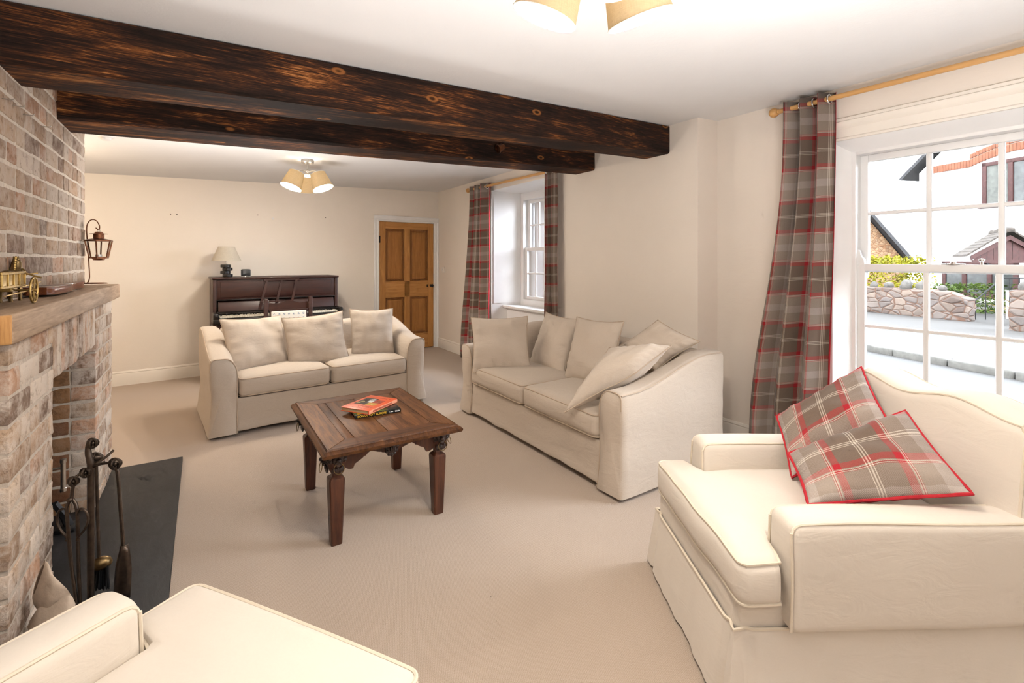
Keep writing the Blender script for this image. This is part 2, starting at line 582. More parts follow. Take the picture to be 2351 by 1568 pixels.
bm = new()
slab(bm, [(XL - .2, YF - .2, cz(XL - .2)), (XN + .3, YF - .2, cz(XN + .3)), (XN + .3, 7.4, cz(XN + .3)), (XL - .2, 7.4, cz(XL - .2))], (0, 0, .12))
struct('ceiling', bm, M['ceil'], label='uneven off-white plaster ceiling')

# back wall with the doorway
DX0, DX1, DZ = 2.135, 3.035, 1.925
bm = new()
for x0, x1, z0 in ((XL - .2, DX0, 0), (DX0, DX1, DZ), (DX1, XN + .2, 0)):
    slab(bm, [(x0, by_(x0), z0), (x1, by_(x1), z0), (x1, by_(x1), 2.6), (x0, by_(x0), 2.6)], (0, .18, 0))
slab(bm, [(DX0 - .1, 7.05, 0), (DX1 + .1, 7.15, 0), (DX1 + .1, 7.15, 2.1), (DX0 - .1, 7.05, 2.1)], (0, .1, 0))
struct('wall_back', bm, M['wallB'], label='cream plaster back wall behind the piano')

# right wall, far part, with the deep window recess
WY0, WY1, WZ = 3.98, 5.333, 2.235
bm = new()
rbox(bm, (XR, 2.283, 0), (XR + .42, WY0, 2.6), 0)
rbox(bm, (XR, WY1, 0), (XR + .42, 7.2, 2.6), 0)
rbox(bm, (XR, WY0, WZ), (XR + .42, WY1, 2.6), 0)
struct('wall_right', bm, M['wall'], label='cream plaster wall behind the long sofa')
bm = new()
slab(bm, [(XR + .001, WY1 + .002, .0), (XR + .40, WY1 - .13, .0), (XR + .40, WY1 - .13, WZ), (XR + .001, WY1 + .002, WZ)], (0, .02, 0))
slab(bm, [(XR + .001, WY0 - .002, .0), (XR + .40, WY0 + .13, .0), (XR + .40, WY0 + .13, WZ), (XR + .001, WY0 - .002, WZ)], (0, -.02, 0))
slab(bm, [(XR + .001, WY0, WZ - .002), (XR + .40, WY0, WZ - .03), (XR + .40, WY1, WZ - .03), (XR + .001, WY1, WZ - .002)], (0, 0, .03))
rbox(bm, (XR + .20, WY0 + .0, 0), (XR + .40, WY1 - .0, .74), .004)
for z0, z1 in ((.80, 2.16),):           # shutter panels on the reveal
    slab(bm, [(XR + .03, WY1 - .008, z0), (XR + .36, WY1 - .116, z0), (XR + .36, WY1 - .116, z1), (XR + .03, WY1 - .008, z1)], (-.003, -.006, 0))
struct('trim_1', bm, M['paint'], label='white panelled window recess')
bm = new(); rbox(bm, (XR + .14, WY0 + .02, .74), (XR + .42, WY1 - .04, .775), .012, k=3)
struct('trim_5', bm, M['paint'])['label'] = 'white sill board of the far window'

# right wall, near part (set further back), with the big sash window
NY0, NY1, NZ0, NZ1 = .02, 1.475, .50, 2.085
bm = new()
rbox(bm, (XN, NY1, 0), (XN + .3, 2.32, 2.6), 0)
rbox(bm, (XN, YF - .2, 0), (XN + .3, NY0, 2.6), 0)
rbox(bm, (XN, NY0, 0), (XN + .3, NY1, NZ0), 0)
rbox(bm, (XN, NY0, NZ1), (XN + .3, NY1, 2.6), 0)
rbox(bm, (XR + .35, 2.2, 0), (XN + .3, 2.32, 2.6), 0)
struct('wall_right_near', bm, M['wall'], label='cream wall around the near window')
# lining of the near window opening + mouldings above
bm = new()
slab(bm, [(XN - .003, NY1, NZ0), (XN + .12, NY1 - .09, NZ0), (XN + .12, NY1 - .09, NZ1), (XN - .003, NY1, NZ1)], (0, .03, 0))
slab(bm, [(XN - .003, NY0, NZ0), (XN + .12, NY0 + .09, NZ0), (XN + .12, NY0 + .09, NZ1), (XN - .003, NY0, NZ1)], (0, -.03, 0))
slab(bm, [(XN - .004, NY0, NZ1 + .002), (XN + .12, NY0, NZ1 - .08), (XN + .12, NY1, NZ1 - .08), (XN - .004, NY1, NZ1 + .002)], (0, 0, .03))
rbox(bm, (XN - .03, NY0 - .06, NZ0 - .04), (XN + .12, NY1 + .06, NZ0), .01)
struct('trim_2', bm, M['paint'], label='white splayed lining of the near window')
bm = new()
prof = [(0, 0), (.018, .0), (.022, .012), (.012, .02), (.012, .07), (.020, .078), (.034, .10), (.034, .112), (.020, .118), (.020, .135), (.012, .14), (0, .14)]
prism(bm, prof, lambda a, b, d: (XN - a, d, NZ1 + .003 + b), NY0 - .15, NY1 + .13)
struct('trim_3', bm, M['paintc'], label='cream moulded architrave over the near window')

# remaining walls that close the room
bm = new(); rbox(bm, (XL - .2, YF, 0), (XL, 7.0, 2.6), 0)
struct('wall_left', bm, M['wall'], label='cream plaster left wall of the alcoves')
bm = new(); rbox(bm, (XL - .2, YF - .2, 0), (XN + .2, YF, 2.6), 0)
struct('wall_front', bm, M['wall'], label='cream plaster wall behind the camera')

# skirting boards
SK = [(0, 0), (.018, 0), (.018, .118), (.013, .128), (.016, .136), (.008, .15), (0, .152)]
def skirting(name, p0, p1, nrm, label):
    p0, p1, nrm = V(p0), V(p1), V(nrm)
    bm = new()
    loft(bm, [[p + nrm * a + V((0, 0, b)) for a, b in SK] for p in (p0, p1)])
    struct(name, bm, M['paintc'], label=label)
skirting('baseboard_back', (XL, by_(XL), 0), (DX0 - .09, by_(DX0 - .09), 0), (0, -1, 0), 'cream skirting board along the back wall')
skirting('baseboard_right', (XR, WY1, 0), (XR, 6.97, 0), (-1, 0, 0), 'cream skirting board beside the door')
skirting('baseboard_right_middle', (XR, 2.28, 0), (XR, WY0, 0), (-1, 0, 0), 'cream skirting board behind the long sofa')
skirting('baseboard_right_near', (XN, YF, 0), (XN, 2.28, 0), (-1, 0, 0), 'cream skirting board under the near window')
skirting('baseboard_left', (XL, YF, 0), (XL, 6.5, 0), (1, 0, 0), 'cream skirting board on the left wall')

# door and its frame ---------------------------------------------------------
ang = math.atan(.085)
fr = thing('door_frame', None, None, (DX0, by_(DX0), 0), ang); fr['kind'] = 'structure'; fr.name = 'trim_4'
fr['label'] = 'white moulded architrave around the pine door'
DW = (DX1 - DX0) / math.cos(ang)
arch = [(0, 0), (0, .014), (.012, .018), (.018, .012), (.042, .012), (.048, .02), (.062, .024), (.072, .02), (.072, 0)]
bm = new()
o_ = .002
prism(bm, arch, lambda a, b, d: (-a, -b - o_, d), 0, DZ + .0)
prism(bm, arch, lambda a, b, d: (DW + a * .85, -b - o_, d), 0, DZ + .0)
prism(bm, arch, lambda a, b, d: (d, -b - o_, DZ + a), -.072, DW + .062)
rbox(bm, (-.004, 0, 0), (.012, .12, DZ), 0); rbox(bm, (DW - .012, 0, 0), (DW + .004, .12, DZ), 0); rbox(bm, (0, 0, DZ - .012), (DW, .12, DZ + .004), 0)
obj('architrave', bm, M['paint'], fr)
door = thing('door_1', None, None, (DX0, by_(DX0), 0), ang); door['kind'] = 'structure'
door['label'] = 'waxed pine four-panel door in the back wall'
y0, y1 = .012, .05
rails = [(.014, .108), (DW - .108, DW - .014)]
bm = new()
for a, b in rails: rbox(bm, (a, y0, .012), (b, y1, DZ - .014), .003)
rbox(bm, (DW / 2 - .045, y0, .22), (DW / 2 + .045, y1, DZ - .1), .003)
obj('stile', bm, M['pine'], door)
bm = new()
for z0, z1 in ((.012, .235), (.80, 1.035), (DZ - .115, DZ - .014)):
    rbox(bm, (.108, y0, z0), (DW - .108, y1, z1), .003)
obj('rail', bm, M['pinex'], door)
for x0, x1 in ((.108, DW / 2 - .045), (DW / 2 + .045, DW - .108)):
    for z0, z1 in ((.235, .80), (1.035, DZ - .115)):
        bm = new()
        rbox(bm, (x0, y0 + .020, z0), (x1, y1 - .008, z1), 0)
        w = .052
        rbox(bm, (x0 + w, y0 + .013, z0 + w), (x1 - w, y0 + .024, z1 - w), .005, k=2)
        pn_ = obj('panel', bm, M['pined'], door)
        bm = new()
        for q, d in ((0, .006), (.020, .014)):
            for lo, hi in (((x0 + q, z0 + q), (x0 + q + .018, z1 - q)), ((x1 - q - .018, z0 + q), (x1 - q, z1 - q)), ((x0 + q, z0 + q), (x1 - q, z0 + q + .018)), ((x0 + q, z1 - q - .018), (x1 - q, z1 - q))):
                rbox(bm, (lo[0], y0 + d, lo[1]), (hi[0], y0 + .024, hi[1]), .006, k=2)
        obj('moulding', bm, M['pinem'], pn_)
bm = new()
R90 = Matrix.Rotation(PI / 2, 3, 'X')
lathe(bm, [(.018, 0), (.018, .004), (.008, .008), (.008, .03), (.02, .038), (.024, .05), (.018, .062), (0.001, .066)], (DW - .06, y0, .955), 16, R90)
rbox(bm, (DW - .13, y0 - .004, .935), (DW - .112, y0, .975), .002)
obj('door_knob', bm, M['ironb'], door)
bm = new(); rbox(bm, (.006, -.002, 1.60), (.026, .014, 1.70), .002)
obj('hinge', bm, M['ironb'], door)

# light switch ---------------------------------------------------------------
t = thing('light_switch', 'small white light switch on the right wall beside the door', 'switch', (XR, 6.78, 1.20))
bm = new(); rbox(bm, (-.012, -.045, -.045), (0, .045, .045), .004); obj('plate', bm, M['paintc'], t)
bm = new(); rbox(bm, (-.02, -.008, -.014), (-.010, .008, .014), .003); obj('rocker', bm, M['white'], t)
# nails left in the back wall ------------------------------------------------
for i, (x, z, lab) in enumerate(((-.303, 1.868, 'rusty nail in the back wall nearest the chimney'), (-.245, 1.866, 'tiny nail close beside the nail nearest the chimney'),
                                 (.578, 1.908, 'small nail in the back wall above the lamp'), (1.392, 1.92, 'small nail in the back wall above the right end of the piano'))):
    bm = new()
    lathe(bm, [(.002, 0), (.002, .014), (.006, .015), (.005, .018), (.001, .019)], (x, by_(x) + .002, z), 8, R90)
    o = obj('wall_nail', bm, M['iron'], loc=(x, by_(x), z)); tag(o, lab, 'nail')
bm = new()
lathe(bm, [(.014, 0), (.014, .006), (.009, .01), (.009, .016), (.013, .02), (.001, .024)], (.748, by_(.748) + .001, 1.873), 12, R90)
tag(obj('wall_hook', bm, M['white'], loc=(.748, by_(.748), 1.873)), 'white plastic hook stuck on the back wall over the piano', 'hook')
# smoke detector -------------------------------------------------------------
x, y = -.60, 4.62
t = thing('smoke_detector', 'round white smoke detector on the ceiling beside the chimney', 'smoke detector', (x, y, cz(x)))
bm = new(); lathe(bm, [(.055, .002), (.055, -.012), (.048, -.02), (.001, -.021)], seg=24); obj('base', bm, M['white'], t)
bm = new(); lathe(bm, [(.036, -.02), (.034, -.034), (.02, -.042), (.001, -.043)], seg=24); obj('cap', bm, M['white'], t)

# beams ----------------------------------------------------------------------
def beam(name, label, yf, yb, ztop, zbot, x0, x1):
    bm = new()
    n = 26
    rings = []
    for i in range(n + 1):
        x = x0 + (x1 - x0) * i / n
        w = .006 * noise.noise(V((x * 1.7, yf(0), 0))); w2 = .006 * noise.noise(V((x * 2.1, 5, 0)))
        c = .014
        yfx, ybx, zt, zb = yf(x) + w, yb(x) + w2, ztop(x), zbot(x) + w * .7
        rings.append([V((x, yfx, zt)), V((x, yfx, zb + c)), V((x, yfx + c, zb)), V((x, ybx - c, zb)), V((x, ybx, zb + c)), V((x, ybx, zt))])
    loft(bm, rings)
    o = obj(name, bm, M['beam'], angle=30)
    return tag(o, label, 'beam')
zb = lambda x: 2.068 + .039 * x
beam('ceiling_beam', 'scorched dark timber beam across the ceiling, the one nearer the camera', lambda x: 2.425 + .037 * x, lambda x: 2.715 + .03 * x, lambda x: cz(x) - .008, zb, -.85, XR + .002)
beam('ceiling_beam', 'scorched dark timber beam behind, ending above the far curtain', lambda x: 3.25 + .05 * x, lambda x: 3.575 + .037 * x, lambda x: cz(x) - .012, lambda x: zb(x) + .004, -.85, XR + .002)
# copper spot lamp on the far beam
yy = 3.25 + .05 * 2.02
t = thing('spotlight', 'small copper spotlight fixed to the face of the far beam', 'spotlight', (2.02, yy, 2.262))
bm = new(); tube(bm, [(0, .005, .02), (0, -.03, .02), (-.02, -.05, .0)], .008); obj('bracket', bm, M['copper'], t)
mt = Matrix.Rotation(math.radians(-60), 3, 'Y') @ Matrix.Rotation(math.radians(10), 3, 'X')
bm = new(); lathe(bm, [(.001, .0), (.02, .004), (.033, .06), (.036, .062), (.036, .07), (.030, .07), (.028, .06)], (.02, -.05, -.0), 20, Matrix.Rotation(math.radians(-115), 3, 'Y'))
obj('lamp_head', bm, M['copper'], t)

# windows --------------------------------------------------------------------
def sash(name, parent, x, ya, yb, za, zb_, cols, rows, horn=0):
    """one glazed sash in the y-z plane at depth x; y from ya to yb"""
    S, B = .042, .014
    bm = new()
    rbox(bm, (x, ya, za), (x + .035, ya + S, zb_), .004); rbox(bm, (x, yb - S, za), (x + .035, yb, zb_), .004)
    rbox(bm, (x, ya + S, za), (x + .035, yb - S, za + S), .004); rbox(bm, (x, ya + S, zb_ - S), (x + .035, yb - S, zb_), .004)
    if horn:
        for yy, s in ((ya + .001, 1), (yb - .001, -1)):
            prism(bm, [(0, 0), (S * .9, 0), (S * .8, .03 * horn), (S * .45, .05 * horn), (S * .3, .085 * horn), (0, .09 * horn)],
                  lambda a, b, d: (x + d, yy + s * a, (zb_ if horn > 0 else za) + b), .004, .03)
    fr = obj(name, bm, M['paint'], parent)
    y0, y1, z0, z1 = ya + S, yb - S, za + S, zb_ - S
    bm = new()
    for i in range(1, cols):
        yy = y0 + (y1 - y0) * i / cols
        rbox(bm, (x + .004, yy - B, z0 - .002), (x + .03, yy + B, z1 + .002), .008, k=3)
    for i in range(1, rows):
        zz = z0 + (z1 - z0) * i / rows
        rbox(bm, (x + .005, y0 - .002, zz - B * .8), (x + .029, y1 + .002, zz + B * .8), .008, k=3)
    obj('glazing_bars', bm, M['paint'], fr)
    bm = new()
    bmesh.ops.create_grid(bm, x_segments=1, y_segments=1, size=.5, matrix=Matrix.Translation((x + .017, (y0 + y1) / 2, (z0 + z1) / 2)) @ Matrix.Rotation(PI / 2, 4, 'Y') @ Matrix.Diagonal((z1 - z0, y1 - y0, 1, 1)))
    obj('glass', bm, M['glass'], fr)
    return fr

w1 = thing('window_1', None, None); w1['kind'] = 'structure'; w1['label'] = 'large white sash window facing the street'
xs = XN + .11
bm = new()
rbox(bm, (xs - .02, NY1 - .09, NZ0), (xs + .12, NY1 - .03, NZ1 - .05), .004); rbox(bm, (xs - .02, NY0 + .03, NZ0), (xs + .12, NY0 + .09, NZ1 - .05), .004)
rbox(bm, (xs - .0185, NY0 + .05, NZ1 - .08), (xs + .12, NY1 - .05, NZ1 - .03), .004); rbox(bm, (xs - .0185, NY0 + .05, NZ0 - .02), (xs + .14, NY1 - .05, NZ0 + .06), .004)
obj('window_frame', bm, M['paint'], w1)
sash('upper_sash', w1, xs + .05, NY0 + .088, NY1 - .088, 1.275, 2.005, 4, 2, -1)
ls = sash('lower_sash', w1, xs + .005, NY0 + .088, NY1 - .088, NZ0 + .06, 1.325, 4, 2, 1)
bm = new()
lathe(bm, [(.03, 0), (.03, .006), (.012, .008), (.012, .016), (.001, .018)], (xs + .022, .93, 1.325), 16)
rbox(bm, (xs + .012, .88, 1.325), (xs + .032, .98, 1.331), .002)
obj('sash_catch', bm, M['chrome'], w1)
bm = new(); lathe(bm, [(.006, 0), (.006, .014), (.013, .02), (.014, .03), (.001, .034)], (xs + .022, .815, 1.325), 14)
obj('sash_stop', bm, M['chrome'], w1)

w2 = thing('window_2', None, None); w2['kind'] = 'structure'; w2['label'] = 'white double sash window in the deep far recess'
xs2 = XR + .40
ya, yb = WY0 + .13, WY1 - .13
ym = (ya + yb) / 2
bm = new()
rbox(bm, (xs2 - .03, ya - .03, .775), (xs2 + .082, ya + .05, WZ), .004); rbox(bm, (xs2 - .03, yb - .05, .775), (xs2 + .082, yb + .03, WZ), .004)
rbox(bm, (xs2 - .03, ym - .05, .775), (xs2 + .082, ym + .05, WZ), .004)
rbox(bm, (xs2 - .0285, ya, 2.12), (xs2 + .081, yb, WZ), .004); rbox(bm, (xs2 - .0285, ya, .76), (xs2 + .12, yb, .85), .004)
obj('window_frame', bm, M['paint'], w2)
for a, b in ((ya + .05, ym - .05), (ym + .05, yb - .05)):
    sash('upper_sash', w2, xs2 + .045, a, b, 1.47, 2.12, 2, 2, 0)
    sash('lower_sash', w2, xs2 + .0, a, b, .85, 1.51, 2, 2, 0)

# ------------------------------------------------------------------ brickwork
def brickface(bm, org, u, n, L, H, course, blen, cl, rnd, depth=.10, header=.35, skip=None, z_up=V((0, 0, 1)), pal=None, end0=True, end1=True):
    """courses of single bricks in the plane org + a*u + b*z, facing n; skip(a0,a1,z0,z1) leaves bricks out"""
    org, u, n = V(org), V(u), V(n)
    m = .013
    rows = max(1, round(H / course))
    ch = H / rows
    for r in range(rows):
        a = 0.0
        off = blen / 2 if r % 2 else 0
        first = True
        while a < L - .004:
            l = blen if rnd.random() > header else blen / 2
            if first and off: l = blen / 2
            first = False
            e = min(L, a + l)
            if L - e < .05: e = L
            if not (skip and skip(a, e, r * ch, (r + 1) * ch)):
                j = lambda s=.0025: rnd.uniform(-s, s)
                a0, a1 = a + (m / 2 if a > 0 else 0), e - (m / 2 if e < L else 0)
                z0, z1 = r * ch + m / 2, (r + 1) * ch - m / 2
                jj = [V((j(.003), j(.0015), j(.003))) for _ in range(8)]
                out = rnd.uniform(-.0015, .0015)
                def f(p, jj=jj, a0=a0, a1=a1, z0=z0, z1=z1, out=out):
                    s = (p.x - a0) / (a1 - a0); w = (p.z - z0) / (z1 - z0)
                    k = jj[(1 if s > .5 else 0) + (2 if w > .5 else 0)]
                    nn = .002 * noise.noise(p * 40 + org * 9)
                    return org + u * (p.x + k.x) + V((0, 0, p.z + k.z)) + n * (p.y + out + k.y + nn)
                vs = rbox(bm, (a0, -depth, z0), (a1, 0, z1), .0045, (3, 1, 2), 1, f)
                c = pal(rnd)
                for v in vs: v[cl] = (*c, 1)
            a = e

def pal_pale(rnd):
    k = rnd.random()
    base = ((.44, .32, .225), (.52, .41, .31), (.37, .255, .175), (.48, .34, .23), (.25, .175, .13), (.45, .27, .175), (.58, .49, .40))[min(6, int(k * 7))]
    s = rnd.uniform(.85, 1.15)
    return tuple(min(1, x * s) for x in base)
def pal_warm(rnd):
    base = ((.40, .24, .12), (.46, .30, .16), (.30, .15, .08), (.42, .26, .14), (.22, .14, .09))[int(rnd.random() * 5)]
    s = rnd.uniform(.85, 1.15)
    return tuple(min(1, x * s) for x in base)

def brickbm():
    bm = new(); cl = bm.verts.layers.float_color.new('Col')
    return bm, cl

BX, UX = -.48, -.605          # faces of the lower and upper chimney breast
Y0, YA, Y_B, Y1 = 2.0, 2.497, 3.373, 3.915
rnd = random.Random(11)
CO = .086
# upper breast
bm, cl = brickbm()
H = 2.30 - 1.2
brickface(bm, (UX, Y1 - .02, 1.2), (0, -1, 0), (1, 0, 0), Y1 - .02 - Y0, H, CO, .215, cl, rnd, header=.45, pal=pal_pale)
brickface(bm, (UX - .105, Y1 - .02, 1.2), (-1, 0, 0), (0, 1, 0), 1.4, H, CO, .215, cl, rnd, header=.2, pal=pal_pale)
brickface(bm, (UX - .105, Y0, 1.2), (-1, 0, 0), (0, -1, 0), 1.4, H, CO, .215, cl, rnd, header=.2, pal=pal_warm)
struct('wall_chimney_breast', bm, M['brickup'], label='upper chimney breast of pale weathered bricks', angle=25)
bm = new(); rbox(bm, (XL, Y0 + .004, 1.19), (UX - .0035, Y1 - .0235, 2.3), 0)
o = struct('wall_chimney_core', bm, M['mortar'], label='mortar joints of the upper chimney breast')
# lower breast = the fireplace
fp = thing('fireplace', 'pale brick fireplace surround with an open recess', 'fireplace', (BX, (Y0 + Y1) / 2, 0))
def fobj(name, bm, mat, **k):
    o = obj(name, bm, mat, None, **k)
    o.parent = fp
    o.matrix_parent_inverse = Matrix.Translation(-fp.location)
    return o
ZM = 1.115
bm, cl = brickbm()
brickface(bm, (BX, Y0, 0), (0, 1, 0), (1, 0, 0), YA - Y0, ZM, CO, .215, cl, rnd, header=.3, pal=pal_pale)
brickface(bm, (BX - .105, Y0, 0), (-1, 0, 0), (0, -1, 0), .9, ZM, CO, .215, cl, rnd, header=.3, pal=pal_warm)
brickface(bm, (BX - .105, YA, 0), (-1, 0, 0), (0, 1, 0), .6, ZM, CO, .215, cl, rnd, header=.2, pal=pal_warm)
tag(fobj('brick_pillar', bm, M['brick'], angle=25), 'near brick pillar with warm end bricks')
bm, cl = brickbm()
brickface(bm, (BX, Y_B, 0), (0, 1, 0), (1, 0, 0), Y1 - Y_B, ZM, CO, .215, cl, rnd, header=.55, pal=pal_pale)
brickface(bm, (BX - .105, Y1, 0), (-1, 0, 0), (0, 1, 0), .9, ZM, CO, .215, cl, rnd, header=.3, pal=pal_pale)
fobj('brick_pillar', bm, M['brick'], angle=25)
bm, cl = brickbm()
brickface(bm, (BX - .105, Y_B, 0), (-1, 0, 0), (0, -1, 0), .55, ZM, CO, .215, cl, rnd, header=.25, pal=pal_warm)
brickface(bm, (BX - .62, YA, 0), (0, 1, 0), (1, 0, 0), Y_B - YA, ZM, CO, .215, cl, rnd, header=.25, pal=pal_warm)
fobj('firebox', bm, M['brickin'], angle=25)
bm, cl = brickbm()                                    # soldier course lintel
n = 13
for i in range(n):
    a0 = YA + (Y_B - YA) * i / n + .004; a1 = YA + (Y_B - YA) * (i + 1) / n - .004
    d = rnd.uniform(-.003, .003)
    dz = rnd.uniform(-.006, .006)
    vs = rbox(bm, (BX - .10, a0, .895 + dz), (BX + d, a1, ZM - .008), .006, (1, 1, 3), 1, lambda p: p + V((1, 1, 1)) * .003 * noise.noise(p * 40))
    c = pal_pale(rnd)
    for v in vs: v[cl] = (*c, 1)
fobj('lintel', bm, M['brick'], angle=25)
bm = new()
rbox(bm, (-1.5, Y0 + .0035, 0), (BX - .0035, YA - .0035, ZM), 0)
rbox(bm, (-1.5, Y_B + .0035, 0), (BX - .0035, Y1 - .0035, ZM), 0)
rbox(bm, (-1.5, YA - .01, 0), (BX - .6235, Y_B + .01, ZM), 0)
rbox(bm, (-1.2, YA - .01, .905), (BX - .0035, Y_B + .01, ZM), 0)
fobj('mortar', bm, M['mortar'])

# mantel: rough oak beam
bm = new()
def mant(p):
    k = .006 * noise.noise(V((p.x * 3, p.y * 2.2, p.z * 3)))
    return p + V((k, k * .6, k))
rbox(bm, (-.72, 1.86, ZM - .002), (-.44, 3.90, 1.20), .008, (4, 24, 2), 2, mant)
me = obj('mantel_beam', bm, M['oakm'], mats=[M['oakm'], M['oakend']], loc=(-.58, 2.88, ZM))
for p in me.data.polygons:
    if p.normal.y < -.8: p.material_index = 1
tag(me, 'rough sawn oak mantel beam above the fireplace opening', 'mantel')
# hearth
bm = new(); rbox(bm, (-1.08, 1.55, 0), (-.112, 3.935, .03), .004)
tag(obj('hearth_slab', bm, M['slate'], loc=(-.4, 2.75, 0)), 'large dark slate hearth slab in front of the fireplace', 'hearth')
# stove inside the recess, mostly hidden by the pillar
st = thing('wood_stove', 'dark iron stove in the fireplace recess with a steel door handle', 'stove', (-.80, 2.87, .03))
bm = new(); rbox(bm, (-.22, -.28, .10), (.10, .28, .62), .012); rbox(bm, (-.23, -.29, .62), (.11, .29, .645), .008); obj('body', bm, M['ironb'], st)
for sx in (-.18, .07):
    for sy in (-.24, .24):
        bm = new(); rbox(bm, (sx - .025, sy - .025, 0), (sx + .025, sy + .025, .11), .006); obj('leg', bm, M['ironb'], st)
hy, hz = -.02, .38
bm = new(); tube(bm, [(.10, hy, hz + .03), (.285, hy, hz + .03)], .005)
lathe(bm, [(.0115, -.075), (.0115, -.062), (.009, -.06), (.009, .05), (.0115, .052), (.0115, .066), (.001, .068)], (.285, hy, hz), 16); obj('door_handle', bm, M['steel'], st)
bm = new()
tube(bm, [(.10, .30, .11), (.20, .30, .13), (.235, .30, .06), (.25, .30, .012)], [.022, .02, .018, .02], 6)
rbox(bm, (.20, .26, 0), (.275, .34, .022), .006)
obj('ash_lip', bm, M['ironb'], st)
# pins in the brickwork
for (y, z, lab) in ((2.935, 1.944, 'steel pin in the chimney brickwork nearest the far corner'), (2.680, 1.932, 'steel pin in the brickwork, second from the far corner'),
                    (2.557, 1.934, 'steel pin in the brickwork, third from the far corner'), (2.439, 1.928, 'steel pin in the brickwork nearest the picture edge')):
    bm = new(); tube(bm, [(UX - .01, y, z), (UX + .03, y, z), (UX + .034, y, z + .006)], .0022, 6)
    tag(obj('wall_pin', bm, M['steel'], loc=(UX, y, z)), lab, 'pin', 'pins in the chimney brickwork')
# ------------------------------------------------------------------ sofas
def rrect(x0, x1, y0, y1, r, n=6):
    pts = []
    for cx, cy, a in ((x1 - r, y1 - r, 0), (x0 + r, y1 - r, PI / 2), (x0 + r, y0 + r, PI), (x1 - r, y0 + r, 1.5 * PI)):
        for i in range(n + 1):
            t = a + PI / 2 * i / n
            pts.append((cx + r * math.cos(t), cy + r * math.sin(t)))
    return pts

def subdivide(pts, d):
    out = []
    for a, b in zip(pts, pts[1:] + pts[:1]):
        a, b = V(a), V(b)
        n = max(1, int((b - a).length / d))
        out += [a + (b - a) * i / n for i in range(n)]
    return out

def seat_cushion(parent, lo, hi, mat, pmat, seed, crown=.03, r=.045, name='seat_cushion', outline=None):
    """plump box cushion with piped top and bottom edges"""
    def puff(p):
        u = (p.x - lo[0]) / (hi[0] - lo[0]) * 2 - 1; w = (p.y - lo[1]) / (hi[1] - lo[1]) * 2 - 1; t = (p.z - lo[2]) / (hi[2] - lo[2])
        c = crown * max(0, 1 - u * u) ** .6 * max(0, 1 - w * w) ** .6
        fr = .012 * math.sin(PI * min(1, max(0, t))) * (1 if w < -.9 else 0) * (1 - u * u)
        d = .006 * noise.noise(V((p.x * 5 + seed, p.y * 5, p.z * 7)))
        return V((p.x + d * .6, p.y - fr + d, p.z + (c if t > .5 else 0) * t + d * (1 if t > .2 else .2)))
    bm = new()
    rbox(bm, lo, hi, r, (14, 12, 4), 4, puff)
    c = obj(name, bm, mat, parent, angle=80)
    k = r * .29
    for z in (hi[2] - k, lo[2] + k):
        bm = new()
        pts = [puff(V((x, y, z))) for x, y in rrect(lo[0] + k - .003, hi[0] - k + .003, lo[1] + k - .003, hi[1] - k + .003, r * .8)]
        pts = subdivide(pts, .03)
        tube(bm, pts, .0055, 6, closed=True)
        obj('piping', bm, pmat, c)
    return c

